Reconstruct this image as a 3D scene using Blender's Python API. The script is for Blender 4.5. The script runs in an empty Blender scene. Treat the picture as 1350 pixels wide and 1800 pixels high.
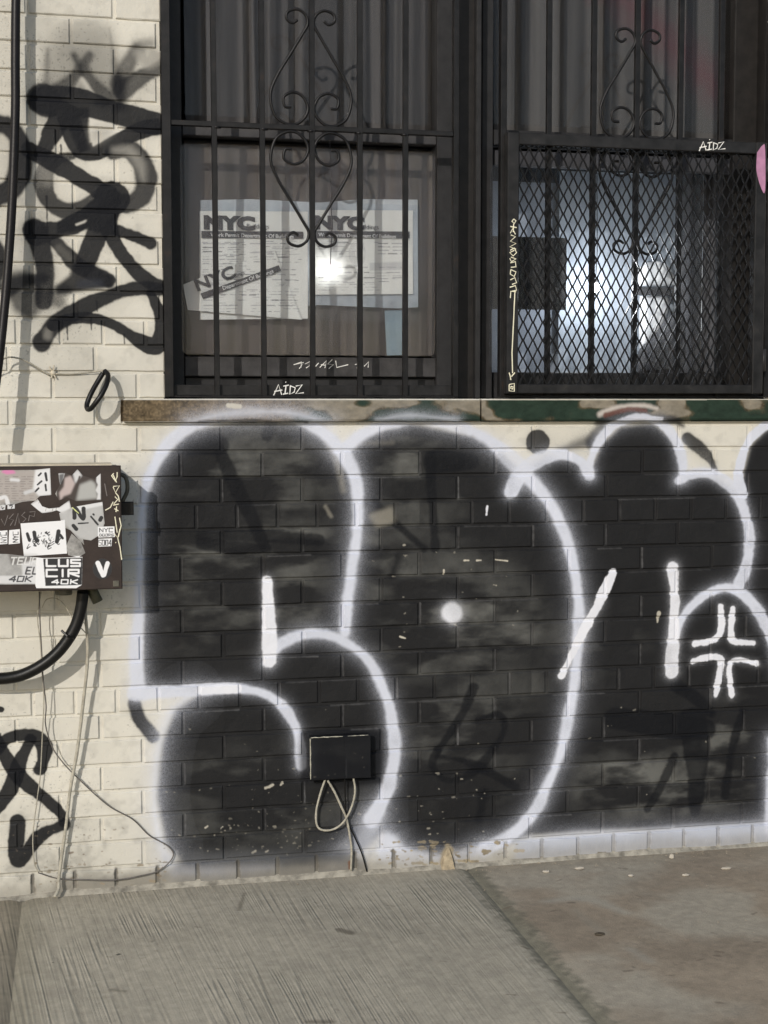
import bpy, math, random
import numpy as np
from mathutils import Matrix, Vector

random.seed(7)
RNG = np.random.RandomState(11)
S = bpy.context.scene
COL = S.collection
PI = math.pi

# ------------------------------------------------------------------ camera
F = 2500.0                                   # focal length in photo pixels (photo 1350 x 1800)
COURSE = 0.06489                             # brick course
L = 0.2032                                   # brick length with joint
ZG = 17.93 * COURSE                          # height of the joint under the sill above the pavement
CX, CZ, CD, YAW, PIT, ROLL = -0.55955, 0.04515 + ZG, 3.54698, 0.21385, -0.07355, -0.00075
cam = bpy.data.cameras.new('camera')
cam.sensor_fit = 'VERTICAL'
cam.sensor_height = 36.0
cam.lens = F / 1800.0 * 36.0
cam.clip_start, cam.clip_end = 0.05, 500.0
camo = bpy.data.objects.new('camera', cam)
COL.objects.link(camo)
_cy, _sy, _cp, _sp = math.cos(YAW), math.sin(YAW), math.cos(PIT), math.sin(PIT)
_right = Vector((_cy, -_sy, 0))
_fwd = Vector((_sy * _cp, _cy * _cp, _sp))
_up = _right.cross(_fwd)
_cr, _sr = math.cos(ROLL), math.sin(ROLL)
_r2 = _right * _cr + _up * _sr
_u2 = -_right * _sr + _up * _cr
_m = Matrix((_r2, _u2, -_fwd)).transposed().to_4x4()
_m.translation = Vector((CX, -CD, CZ))
camo.matrix_world = _m
S.camera = camo

# ------------------------------------------------------------------ light
LDIR = Vector((0.094, 0.160, -0.084)).normalized()     # the way the lamp light travels
SUN_EL = math.asin(-LDIR.z)
SUN_ROT = math.atan2(-LDIR.x, -LDIR.y)
W = bpy.data.worlds.new('World')
S.world = W
W.use_nodes = True
nt = W.node_tree
bg = nt.nodes['Background']
sky = nt.nodes.new('ShaderNodeTexSky')
sky.sky_type = 'NISHITA'
sky.sun_disc = False
sky.sun_elevation = SUN_EL
sky.sun_rotation = SUN_ROT
nt.links.new(sky.outputs[0], bg.inputs[0])
bg.inputs[1].default_value = 0.125
sun = bpy.data.lights.new('sun', 'SUN')
sun.energy = 2.6
sun.angle = math.radians(0.6)
sun.color = (1.0, 0.95, 0.89)
suno = bpy.data.objects.new('sun', sun)
COL.objects.link(suno)
suno.rotation_euler = LDIR.to_track_quat('-Z', 'Y').to_euler()
suno.location = (-3, -6, 4)
S.view_settings.view_transform = 'Standard'
S.view_settings.look = 'None'
S.view_settings.gamma = 1.0
S.view_settings.use_curve_mapping = False
S.view_settings.exposure = -0.06
S.render.engine = 'CYCLES'
S.cycles.max_bounces = 8
S.cycles.transparent_max_bounces = 16
S.cycles.use_denoising = True


# ------------------------------------------------------------------ helpers: photo pixel -> point of a real plane
def ray(px, py):
    px = np.asarray(px, float); py = np.asarray(py, float)
    a = (px - 675) / F; b = (900 - py) / F
    d = np.array(_fwd)[None] + a.reshape(-1, 1) * np.array(_r2)[None] + b.reshape(-1, 1) * np.array(_u2)[None]
    return d

def wp(pts, y=0.0):
    """photo pixels -> (X, Z) on the plane at depth y"""
    p = np.atleast_2d(np.asarray(pts, float))
    d = ray(p[:, 0], p[:, 1])
    t = (y + CD) / d[:, 1]
    return np.stack([CX + t * d[:, 0], CZ + t * d[:, 2]], 1)

def W1(px, py, y=0.0):
    q = wp([(px, py)], y)[0]
    return float(q[0]), float(q[1])

def P3(px, py, y=0.0):
    x, z = W1(px, py, y)
    return Vector((x, y, z))

def gp(pts, z=0.0):
    p = np.atleast_2d(np.asarray(pts, float))
    d = ray(p[:, 0], p[:, 1])
    t = (z - CZ) / d[:, 2]
    return np.stack([CX + t * d[:, 0], -CD + t * d[:, 1]], 1)


# ------------------------------------------------------------------ helpers: objects
def tag(o, label=None, cat=None, group=None, kind=None):
    if label: o['label'] = label
    if cat: o['category'] = cat
    if group: o['group'] = group
    if kind: o['kind'] = kind
    return o

def empty(name, loc, label=None, cat=None, group=None, kind=None):
    o = bpy.data.objects.new(name, None)
    o.empty_display_size = 0.05
    COL.objects.link(o)
    o.location = loc
    return tag(o, label, cat, group, kind)

class MB:
    def __init__(s):
        s.v, s.f = [], []
    def add(s, v, f):
        n = len(s.v)
        s.v += [tuple(p) for p in v]
        s.f += [tuple(i + n for i in q) for q in f]
        return s
    def box(s, x0, x1, y0, y1, z0, z1):
        v = [(x0, y0, z0), (x1, y0, z0), (x1, y1, z0), (x0, y1, z0), (x0, y0, z1), (x1, y0, z1), (x1, y1, z1), (x0, y1, z1)]
        return s.add(v, [(0, 3, 2, 1), (4, 5, 6, 7), (0, 1, 5, 4), (1, 2, 6, 5), (2, 3, 7, 6), (3, 0, 4, 7)])
    def cbox(s, x0, x1, y0, y1, z0, z1, c):
        """box with its front (low y) edges chamfered"""
        v = [(x0, y1, z0), (x1, y1, z0), (x1, y1, z1), (x0, y1, z1),
             (x0, y0 + c, z0), (x1, y0 + c, z0), (x1, y0 + c, z1), (x0, y0 + c, z1),
             (x0 + c, y0, z0 + c), (x1 - c, y0, z0 + c), (x1 - c, y0, z1 - c), (x0 + c, y0, z1 - c)]
        return s.add(v, [(0, 3, 2, 1), (0, 1, 5, 4), (1, 2, 6, 5), (2, 3, 7, 6), (3, 0, 4, 7),
                         (4, 5, 9, 8), (5, 6, 10, 9), (6, 7, 11, 10), (7, 4, 8, 11), (8, 9, 10, 11)])
    def prism(s, poly, y0, y1):
        """polygon in XZ, front at y0"""
        n = len(poly)
        v = [(p[0], y0, p[1]) for p in poly] + [(p[0], y1, p[1]) for p in poly]
        f = [tuple(range(n)), tuple(range(2 * n - 1, n - 1, -1))]
        f += [(i, i + n, (i + 1) % n + n, (i + 1) % n) for i in range(n)]
        return s.add(v, f)
    def tube(s, pts, r, n=8, flat=1.0):
        pts = [Vector(p) for p in pts]
        m = len(pts)
        rr = r if hasattr(r, '__len__') else [r] * m
        t0 = (pts[1] - pts[0]).normalized()
        a = Vector((0, 1, 0)) if abs(t0.y) < 0.9 else Vector((1, 0, 0))
        nrm = (a - t0 * a.dot(t0)).normalized()
        v, f = [], []
        for i in range(m):
            t = (pts[min(i + 1, m - 1)] - pts[max(i - 1, 0)]).normalized()
            nrm = (nrm - t * nrm.dot(t)).normalized()
            b = t.cross(nrm)
            for k in range(n):
                an = 2 * PI * (k + 0.5) / n
                v.append(pts[i] + (nrm * math.cos(an) * flat + b * math.sin(an)) * rr[i])
        for i in range(m - 1):
            for k in range(n):
                k2 = (k + 1) % n
                f.append((i * n + k, i * n + k2, (i + 1) * n + k2, (i + 1) * n + k))
        f.append(tuple(range(n - 1, -1, -1)))
        f.append(tuple(range((m - 1) * n, m * n)))
        return s.add(v, f)
    def mesh(s, name):
        me = bpy.data.meshes.new(name)
        me.from_pydata(s.v, [], s.f)
        me.update()
        return me
    def build(s, name, mat, parent=None, smooth=False):
        me = s.mesh(name)
        me.materials.append(mat)
        if smooth:
            me.shade_smooth()
        return link(name, me, parent)

def link(name, me, parent=None, loc=None):
    o = bpy.data.objects.new(name, me)
    COL.objects.link(o)
    if parent is not None:
        o.parent = parent
        o.matrix_parent_inverse = Matrix.Translation(-Vector(parent.location))
    if loc is not None:
        o.location = loc
    return o

def cr(pts, n=8, closed=False):
    """Catmull-Rom through the points"""
    p = [np.asarray(q, float) for q in pts]
    if len(p) < 3:
        n = max(n, 2)
        return [p[0] + (p[1] - p[0]) * k / n for k in range(n + 1)]
    e = [2 * p[0] - p[1]] + p + [2 * p[-1] - p[-2]]
    out = []
    for i in range(1, len(e) - 2):
        a, b, c, d = e[i - 1:i + 3]
        for k in range(n):
            t = k / n
            out.append(0.5 * ((2 * b) + (-a + c) * t + (2 * a - 5 * b + 4 * c - d) * t * t + (-a + 3 * b - 3 * c + d) * t ** 3))
    out.append(p[-1])
    return out

# ------------------------------------------------------------------ noise and spray painting into generated canvases
_tables = {}
def vnoise(x, y, seed):
    if seed not in _tables:
        _tables[seed] = np.random.RandomState(seed).rand(256, 256).astype(np.float32)
    T = _tables[seed]
    xi = np.floor(x).astype(np.int64); yi = np.floor(y).astype(np.int64)
    fx = (x - xi).astype(np.float32); fy = (y - yi).astype(np.float32)
    fx = fx * fx * (3 - 2 * fx); fy = fy * fy * (3 - 2 * fy)
    x0, x1, y0, y1 = xi & 255, (xi + 1) & 255, yi & 255, (yi + 1) & 255
    return (T[y0, x0] * (1 - fx) + T[y0, x1] * fx) * (1 - fy) + (T[y1, x0] * (1 - fx) + T[y1, x1] * fx) * fy

def fbm(x, y, seed, octs=4):
    a, s, t = 0.5, 0.0, 0.0
    for o in range(octs):
        s = s + a * vnoise(x * 2 ** o + 17.3 * o, y * 2 ** o + 5.1 * o, seed + o)
        t += a; a *= 0.5
    return s / t

def sstep(a, b, x):
    t = np.clip((x - a) / (b - a), 0, 1)
    return t * t * (3 - 2 * t)

def blur(m, r):
    r = int(round(r))
    if r < 1: return m
    for _ in range(2):
        for ax in (0, 1):
            c = np.cumsum(np.pad(m, [(r + 1, r) if k == ax else (0, 0) for k in (0, 1)], mode='edge'), axis=ax, dtype=np.float64)
            k = 2 * r + 1
            m = ((np.take(c, range(k, c.shape[ax]), axis=ax) - np.take(c, range(0, c.shape[ax] - k), axis=ax)) / k).astype(np.float32)
    return m

MMPX = 0.00146                                # metres of wall per photo pixel
class Canvas:
    def __init__(s, x0, x1, v0, v1, res, base, mapper):
        s.x0, s.v0, s.res = x0, v0, res
        s.w = int(math.ceil((x1 - x0) / res)); s.h = int(math.ceil((v1 - v0) / res))
        s.x1, s.v1 = x0 + s.w * res, v0 + s.h * res
        s.img = np.empty((s.h, s.w, 4), np.float32)
        s.img[..., :3] = base
        s.img[..., 3] = 1.0
        s.map = mapper
        s.grain = RNG.rand(s.h, s.w).astype(np.float32)
        yy, xx = np.mgrid[0:s.h, 0:s.w]
        s.X = (x0 + (xx + 0.5) * res).astype(np.float32)
        s.V = (v0 + (yy + 0.5) * res).astype(np.float32)
        s.edge = fbm(s.X * 110, s.V * 110, 71, 3) - 0.5
        s.cover = fbm(s.X * 13, s.V * 13, 77, 4)
        s.k = MMPX / res                      # canvas px per photo px
    def pts(s, p):
        q = s.map(p)
        return (q - np.array([s.x0, s.v0])) / s.res
    def win(s, lo, hi):
        a = np.maximum(np.floor(lo).astype(int), 0); b = np.minimum(np.ceil(hi).astype(int), [s.w, s.h])
        return a[0], b[0], a[1], b[1]
    def field(s, p, w):
        """signed distance (photo px) to a stroke of varying width"""
        q = s.pts(p)
        r = np.interp(np.linspace(0, 1, len(q)), np.linspace(0, 1, len(w)), w) * 0.5 * s.k
        m = 60 * s.k
        x0, x1, y0, y1 = s.win(q.min(0) - m, q.max(0) + m)
        if x1 <= x0 or y1 <= y0: return None
        f = np.full((y1 - y0, x1 - x0), 1e3, np.float32)
        for i in range(len(q) - 1):
            a, b = q[i], q[i + 1]
            lo = np.minimum(a, b) - m; hi = np.maximum(a, b) + m
            u0, u1, v0, v1 = s.win(lo, hi)
            if u1 <= u0 or v1 <= v0: continue
            gx = np.arange(u0, u1, dtype=np.float32)[None] + 0.5; gy = np.arange(v0, v1, dtype=np.float32)[:, None] + 0.5
            d = b - a; l2 = max(d @ d, 1e-6)
            t = np.clip(((gx - a[0]) * d[0] + (gy - a[1]) * d[1]) / l2, 0, 1)
            dist = np.sqrt((gx - a[0] - t * d[0]) ** 2 + (gy - a[1] - t * d[1]) ** 2) - (r[i] + t * (r[i + 1] - r[i]))
            sl = (slice(v0 - y0, v1 - y0), slice(u0 - x0, u1 - x0))
            f[sl] = np.minimum(f[sl], dist)
        return f / s.k, (slice(y0, y1), slice(x0, x1))
    def mix(s, sl, a, col):
        c = np.asarray(col, np.float32)
        s.img[sl][..., :3] += (c - s.img[sl][..., :3]) * a[..., None]
    def stroke(s, p, w, col, soft=1.5, alpha=1.0, spray=0.0, spread=10.0, smooth=True, wob=2.0, alphas=None):
        if np.isscalar(w): w = [w]
        if smooth and len(p) > 2: p = np.array(cr(p, 6))
        p = np.asarray(p, float)
        r = s.field(p, w)
        if r is None: return
        f, sl = r
        f = f + s.edge[sl] * wob
        if spray > 0: f = f + (s.cover[sl] - 0.5) * 11
        a = (1 - sstep(-soft, soft, f)) * alpha
        if spray > 0:
            h = np.exp(-np.maximum(f, 0) / spread) * spray
            h = h * np.clip(0.35 + 1.1 * s.grain[sl], 0, 1.2)
            h[f > 55] = 0
            a = np.maximum(a, np.clip(h, 0, 1))
        if spray > 0.2: a = a * np.clip(0.62 + 0.75 * s.cover[sl] + 0.22 * (s.grain[sl] - 0.5), 0, 1)
        s.mix(sl, np.clip(a, 0, 1), col)
    def mask(s, p, soft=0.0):
        q = s.pts(p)
        m = 6 + 3 * soft * s.k
        x0, x1, y0, y1 = s.win(q.min(0) - m, q.max(0) + m)
        gx = np.arange(x0, x1)[None] + 0.5; gy = np.arange(y0, y1)[:, None] + 0.5
        ins = np.zeros((y1 - y0, x1 - x0), bool)
        n = len(q)
        for i in range(n):
            a, b = q[i], q[(i + 1) % n]
            if a[1] == b[1]: continue
            c = (a[1] > gy) != (b[1] > gy)
            ins ^= c & (gx < (b[0] - a[0]) * (gy - a[1]) / (b[1] - a[1]) + a[0])
        return blur(ins.astype(np.float32), max(soft * s.k, 0)), (slice(y0, y1), slice(x0, x1))
    def poly(s, p, col, soft=0.8, alpha=1.0, smooth=False):
        if smooth: p = np.array(cr(list(p) + [p[0]], 6))
        m, sl = s.mask(p, soft)
        s.mix(sl, m * alpha, col)
    def specks(s, p0, p1, n, rmin, rmax, col, seed=1):
        rs = np.random.RandomState(seed)
        for _ in range(n):
            x = rs.uniform(p0[0], p1[0]); y = rs.uniform(p0[1], p1[1]); r = rmin + (rmax - rmin) * rs.rand() ** 3
            e = rs.uniform(0.6, 2.2)
            s.stroke([(x - r * e, y + rs.uniform(-1, 1)), (x + r * e, y + rs.uniform(-1, 1))], r * 1.4, np.asarray(col) * rs.uniform(0.6, 1.0), 0.8, rs.uniform(0.5, 1.0), wob=5.0)
    def image(s, name):
        im = bpy.data.images.new(name, s.w, s.h, alpha=True, float_buffer=True)
        im.colorspace_settings.name = 'Non-Color'
        im.alpha_mode = 'CHANNEL_PACKED'
        im.pixels.foreach_set(np.clip(s.img, 0, 1).ravel())
        im.update()
        im.pack()
        return im

def lin(r, g, b):
    return tuple(((c / 255) / 12.92 if c <= 10 else ((c / 255 + 0.055) / 1.055) ** 2.4) for c in (r, g, b))

# a small stroke alphabet on a 1 x 1 cell
GL = {
 'A': [[(0, 0), (.5, 1), (1, 0)], [(.2, .4), (.8, .4)]], 'B': [[(0, 0), (0, 1), (.8, 1), (.9, .75), (.7, .52), (0, .52)], [(.7, .52), (1, .3), (.8, 0), (0, 0)]],
 'C': [[(1, 1), (0, 1), (0, 0), (1, 0)]], 'D': [[(0, 0), (0, 1), (.7, 1), (1, .7), (1, .3), (.7, 0), (0, 0)]],
 'E': [[(1, 1), (0, 1), (0, 0), (1, 0)], [(0, .5), (.8, .5)]], 'I': [[(.5, 0), (.5, 1)]], 'K': [[(0, 0), (0, 1)], [(1, 1), (.1, .5), (1, 0)]],
 'L': [[(0, 1), (0, 0), (1, 0)]], 'N': [[(0, 0), (0, 1), (1, 0), (1, 1)]], 'O': [[(0, 0), (0, 1), (1, 1), (1, 0), (0, 0)]],
 'R': [[(0, 0), (0, 1), (1, 1), (1, .5), (.1, .5), (1, 0)]], 'S': [[(1, 1), (0, 1), (0, .52), (1, .48), (1, 0), (0, 0)]], 'T': [[(0, 1), (1, 1)], [(.5, 1), (.5, 0)]],
 'U': [[(0, 1), (0, 0), (1, 0), (1, 1)]], 'V': [[(0, 1), (.5, 0), (1, 1)]], 'Y': [[(0, 1), (.5, .5), (1, 1)], [(.5, .5), (.5, 0)]], 'Z': [[(0, 1), (1, 1), (0, 0), (1, 0)]],
 '0': [[(0, 0), (0, 1), (1, 1), (1, 0), (0, 0)]], '4': [[(.8, 0), (.8, 1), (0, .35), (1, .35)]], '5': [[(1, 1), (0, 1), (0, .55), (1, .5), (1, 0), (0, 0)]],
 '6': [[(1, 1), (0, .6), (0, 0), (1, 0), (1, .5), (0, .5)]], 'i': [[(.2, 0), (.8, 0)], [(.5, 0), (.5, .8)], [(.2, .8), (.8, .8)], [(.5, 1.15), (.5, 1.2)]],
}
def glyphs(text, x, y, w, h, gap, ang=0.0, slant=0.0):
    """strokes in photo px; (x, y) is the lower left, the line rises by ang"""
    out = []
    ca, sa = math.cos(ang), math.sin(ang)
    cx = 0.0
    for ch in text:
        if ch == ' ':
            cx += w * 0.6 + gap; continue
        cw = w * (0.35 if ch == 'I' else 1.0)
        for st in GL[ch]:
            q = []
            for a, b in st:
                u = cx + a * cw + b * h * slant; v = b * h
                q.append((x + u * ca - v * sa, y - (u * sa + v * ca)))
            out.append(q)
        cx += cw + gap
    return out

# ------------------------------------------------------------------ the painted wall (flat paint only: colour of each point of the wall)
CREAM = np.array((0.655, 0.628, 0.555))
BLK = np.array((0.0065, 0.0072, 0.0095))
WHT = np.array((0.62, 0.645, 0.72))
SOL = np.array((0.72, 0.73, 0.77))
C = Canvas(-1.0, 1.62, -0.02, 2.34, 0.0012, CREAM, lambda p: wp(p, 0.0))
# old paint: faint soiling, denser low down
n1 = fbm(C.X * 5, C.V * 7, 3, 4); n2 = fbm(C.X * 40, C.V * 40, 9, 3)
C.img[..., :3] *= (0.90 + 0.17 * n1)[..., None]
C.img[..., :3] *= (1 - 0.10 * sstep(0.55, 0.8, n2))[..., None]
n3 = fbm(C.X * 3 + 5, C.V * 2.2, 15, 5); n4 = vnoise(C.X * 300, C.V * 300, 19)
C.img[..., :3] *= (1 - 0.20 * sstep(0.50, 0.72, n3))[..., None] * np.array((1, 1, 0.985))
C.img[..., :3] *= (1 - 0.35 * sstep(0.93, 0.985, n4 * (0.75 + 0.5 * n1)))[..., None]
low = sstep(0.34, 0.0, C.V)
C.img[..., :3] *= (1 - low * (0.10 + 0.28 * sstep(0.35, 0.75, n2 * 0.6 + n1 * 0.4)))[..., None]

def tagk(p, w=22, soft=2.0, alpha=0.97, spray=0.16, col=BLK, **k):
    w = [q * TW for q in (w if hasattr(w, '__len__') else [w])]
    C.stroke(p, w, col, soft, alpha, spray, k.pop('spread', 5.0), **k)
TW = 1.13
# ---- black tag left of the window, top to bottom
C.poly([(84, 150), (86, 90), (96, 40), (180, 34), (193, 60), (206, 140), (190, 178), (84, 165)], BLK, 13, 0.50)
C.stroke([(84, 88), (80, 160)], [8, 16], BLK, 6, 0.55, 0.2, 6); C.stroke([(192, 50), (205, 140)], [8, 16], BLK, 6, 0.5, 0.2, 6)
tagk([(92, 168), (118, 148), (138, 122), (130, 98)], [30, 20, 14, 12], 6, 0.8, 0.3)
tagk([(158, 96), (147, 115), (158, 140), (182, 172)], [12, 18, 16, 34], 6, 0.8, 0.3)
C.poly([(143, 134), (150, 140), (172, 174), (160, 176), (128, 166)], CREAM * 0.8, 1.6, 0.9)
C.poly([(128, 164), (142, 138), (150, 160), (158, 174)], CREAM * 0.32, 3, 0.8)
C.poly([(196, 132), (216, 128), (222, 160), (222, 196), (200, 196)], BLK, 5, 0.95)
tagk([(206, 150), (222, 120), (238, 88)], [22, 26, 22], 7, 0.78, 0.3)
tagk([(216, 158), (245, 138), (290, 112)], [30, 26, 20], 4, 0.86, 0.25)
C.stroke([(246, 92), (258, 108), (272, 100)], [20, 22, 24], CREAM * 0.5, 8, 0.85)
tagk([(240, 78), (265, 76)], [14, 18], 8, 0.55, 0.3)
tagk([(76, 176), (80, 179)], 50, 3, 0.97, 0.3, spread=8)
tagk([(78, 177), (120, 178), (170, 188), (225, 205), (277, 218)], [44, 42, 38, 33, 32], 2)
C.poly([(96, 190), (158, 190), (156, 225), (160, 262), (140, 270), (126, 240), (112, 205)], BLK, 2, 0.97)
tagk([(277, 222), (240, 232), (200, 252), (168, 266), (146, 266), (132, 244), (120, 205)], [22, 22, 24, 25, 26, 28, 34], 2)
tagk([(108, 196), (92, 230), (74, 268)], [32, 30, 24], 2)
C.poly([(157, 207), (222, 224), (190, 242), (163, 258)], CREAM * 0.95, 1.2, 0.9)
C.poly([(157, 224), (205, 224), (190, 240), (163, 257)], CREAM * 0.5, 6, 0.7)
C.stroke([(196, 268), (226, 262), (247, 282), (257, 312), (252, 342), (230, 358), (200, 353)], [20, 28, 31, 32, 30, 28, 26], BLK * 1.2, 3.5, 0.93, 0.2, 5)
C.stroke([(202, 264), (228, 266), (246, 290), (252, 315)], [10, 18, 18, 8], CREAM * 0.42, 9, 0.80)
tagk([(128, 274), (98, 280), (80, 300), (77, 325), (86, 352), (112, 370), (142, 368), (178, 348)], [10, 16, 22, 27, 30, 28, 27, 27], 3, 0.93, 0.25, spread=8)
C.stroke([(84, 290), (84, 320)], [12, 14], CREAM * 0.3, 7, 0.7)
tagk([(52, 263), (89, 280), (140, 312), (190, 345)], [24, 26, 25, 28], 2)
tagk([(194, 346), (200, 348)], 44, 2)
C.poly([(100, 390), (150, 368), (190, 352), (204, 390), (196, 414), (150, 404), (100, 412)], BLK, 2, 0.97)
tagk([(191, 356), (150, 382), (105, 402), (62, 410)], [32, 30, 26, 40], 2)
C.poly([(132, 394), (153, 386), (150, 391), (134, 397)], CREAM * 0.9, 0.8, 0.9)
tagk([(62, 406), (72, 435), (78, 478), (77, 530)], [40, 34, 30, 25], 3, 0.97, 0.3, spread=7)
tagk([(184, 372), (172, 411), (150, 466)], [40, 32, 30], 2)
tagk([(184, 372), (197, 415), (224, 460), (255, 490), (288, 504)], [34, 26, 23, 22, 18], 2)
tagk([(196, 402), (230, 414), (264, 427)], [20, 21, 22], 2)
tagk([(96, 424), (116, 446), (138, 468), (190, 494)], [22, 22, 26, 26], 2.5, 0.95)
C.stroke([(104, 436), (120, 452)], [12, 14], CREAM * 0.16, 5, 0.7)
C.poly([(128, 462), (162, 462), (202, 488), (198, 505), (100, 518), (96, 504), (122, 484)], BLK, 2.5, 0.95)
C.poly([(136, 492), (178, 492), (186, 503), (134, 506)], BLK * 4, 3, 0.8)
tagk([(118, 508), (95, 522), (104, 530)], [16, 26, 20], 8, 0.75, 0.3)
tagk([(16, 505), (40, 494), (76, 488)], [30, 24, 18], 5, 0.88, 0.3)
tagk([(38, 505), (46, 528), (52, 546)], [56, 48, 26], 9, 0.82, 0.35)
tagk([(290, 508), (235, 507), (190, 520), (140, 544), (96, 572), (74, 600)], [18, 21, 23, 24, 28, 30], 2.5)
C.stroke([(84, 584), (84, 590)], [14], CREAM * 0.3, 5, 0.8)
tagk([(92, 574), (124, 561), (167, 560), (200, 571), (233, 592), (262, 607), (279, 604), (285, 580), (281, 550), (264, 515)], [20, 15, 14, 15, 17, 24, 26, 22, 17, 11], 1.6)
for x, y, h in ((118, 575, 22), (170, 530, 18), (218, 588, 16), (82, 345, 60), (107, 255, 20), (83, 395, 25), (160, 560, 20)):
    C.stroke([(x, y), (x + 1, y + h)], [4, 1.6], BLK, 0.8, 0.8)
tagk([(-14, 218), (14, 222), (33, 248), (36, 290), (24, 328), (-12, 348)], [28, 29, 29, 30, 30, 30], 4)
tagk([(-20, 425), (-4, 440), (0, 470), (-8, 500)], [20, 24, 22, 18], 4)
TW = 1.0
# ---- lower left tag
tagk([(-6, 1318), (12, 1300), (43, 1293), (67, 1298), (79, 1318), (72, 1352)], [23, 22, 21, 23, 23, 22], 1.6, 0.97, 0.10)
tagk([(52, 1300), (34, 1340), (18, 1385), (-8, 1422)], [18, 21, 25, 23], 1.6, 0.97, 0.10)
tagk([(-8, 1296), (10, 1330), (30, 1362), (67, 1393), (105, 1428), (112, 1446)], [21, 23, 22, 21, 20, 21], 1.6, 0.97, 0.10)
tagk([(112, 1450), (74, 1467), (52, 1494), (34, 1517), (27, 1495), (30, 1444)], [23, 21, 21, 23, 25, 22], 2, 0.97, 0.14)
tagk([(0, 1246), (2, 1247)], 10, 1)
# ---- black shading around the small cloud, then the big black fill
tagk([(945, 775), (947, 777)], 40, 2, 0.93, 0.15)
tagk([(985, 792), (1015, 782), (1045, 775)], [12, 20, 26], 9, 0.75, 0.3, spread=10)
tagk([(1208, 770), (1228, 785), (1250, 808), (1258, 830)], [26, 26, 16, 10], 3, 0.93, 0.25)
tagk([(1040, 780), (1062, 752), (1090, 735)], [26, 24, 18], 6, 0.85, 0.3)
tagk([(236, 1238), (245, 1265), (268, 1294)], [20, 23, 22], 3, 0.97)
BIG = [(248, 1212), (250, 1000), (254, 880), (282, 806), (340, 752), (420, 742), (540, 742), (585, 770), (606, 796), (650, 756), (720, 742), (850, 768), (918, 828),
       (960, 802), (1010, 802), (1040, 818), (1056, 780), (1090, 748), (1150, 742), (1190, 775), (1204, 832), (1250, 836), (1292, 862), (1303, 840), (1318, 782), (1380, 720),
       (1460, 720), (1460, 1462), (1352, 1458), (1100, 1460), (930, 1470), (890, 1486), (780, 1512), (715, 1500), (672, 1466), (645, 1490), (590, 1520), (470, 1526), (330, 1524),
       (290, 1482), (274, 1400), (284, 1305), (306, 1248), (350, 1218)]
bm_, bsl = C.mask(BIG, 4)
Xs, Vs = C.X[bsl], C.V[bsl]
fog = sstep(0.40, 0.66, fbm(Xs * 7 + 3, Vs * 19, 21, 5))
fine = fbm(Xs * 26, Vs * 26, 25, 4)
brk = vnoise(np.floor(Xs / L + 0.5 * (np.floor((ZG - Vs) / COURSE) % 2)) * 3.7, np.floor((ZG - Vs) / COURSE) * 2.3, 31)
reg = np.zeros_like(fog)
for pl, wgt, sf in (([(285, 765), (560, 755), (590, 830), (580, 930), (560, 1110), (300, 1130), (262, 1020), (280, 850)], 1.0, 22),
                    ([(650, 750), (800, 752), (830, 860), (800, 930), (960, 1060), (940, 1150), (700, 1180), (640, 1100), (650, 900)], 1.0, 26),
                    ([(690, 1160), (860, 1150), (960, 1190), (900, 1400), (760, 1440), (700, 1300)], 0.75, 30),
                    ([(1030, 1290), (1180, 1330), (1240, 1260), (1330, 1230), (1320, 1400), (1150, 1440), (1010, 1420)], 0.95, 24),
                    ([(290, 1340), (640, 1300), (640, 1500), (320, 1510)], 0.45, 30),
                    ([(950, 1080), (1130, 1070), (1130, 1180), (960, 1200)], 0.4, 24)):
    m2, s2 = C.mask(pl, sf)
    full = np.zeros((C.h, C.w), np.float32); full[s2] = m2 * wgt
    reg = np.maximum(reg, full[bsl])
fogc = (0.0014 + 0.070 * reg * np.clip(fog * (0.05 + 1.35 * brk) * (0.2 + 1.7 * fine), 0, 1.5) + 0.0035 * fine)
dark = np.stack([fogc * 1.0 + 0.0022, fogc + 0.0026, fogc * 0.90 + 0.0046], -1)
C.img[bsl][..., :3] += (dark - C.img[bsl][..., :3]) * (bm_ * 0.985)[..., None]
# joints where the black missed: thin old paint lines, brick by brick
_keep = C.map
rj = np.random.RandomState(23)
C.map = lambda p: np.asarray(p, float)
bigw = wp(BIG, 0.0)
def inside(x, z):
    c = False
    for i in range(len(bigw)):
        a, b = bigw[i], bigw[(i + 1) % len(bigw)]
        if (a[1] > z) != (b[1] > z) and x < (b[0] - a[0]) * (z - a[1]) / (b[1] - a[1]) + a[0]: c = not c
    return c
for row in range(0, 17):
    zt = ZG - row * COURSE
    x = -0.42
    while x < 1.5:
        ln = rj.uniform(0.05, 0.26)
        if rj.rand() < 0.62 and inside(x, zt - .004) and inside(x + ln, zt - .004):
            cc = np.array((0.055, 0.054, 0.053)) * rj.uniform(0.5, 1.6)
            C.stroke([(x, zt - 0.0045 + rj.uniform(-.0008, .0008)), (x + ln, zt - 0.0045 + rj.uniform(-.0008, .0008))], 1.9, cc, 1.0, rj.uniform(0.35, 0.9), wob=2.5)
        x += ln + rj.uniform(0.0, 0.12)
    hd = (row - 3) % 7 == 0
    st_ = L / 2 if hd else L
    o_ = ({3: .19, 10: .20}.get(row, .1) if hd else (0.0 if row % 2 == 0 else 0.5)) * L
    for k in range(-4, 16):
        xj = o_ + k * st_ + 0.0022
        if rj.rand() < 0.7 and inside(xj, zt - .03):
            C.stroke([(xj, zt - .006), (xj + .0005, zt - .058)], 1.8, np.array((0.065, 0.065, 0.066)) * rj.uniform(.5, 1.8), 0.9, rj.uniform(.4, .95), wob=2)
C.map = _keep
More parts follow.
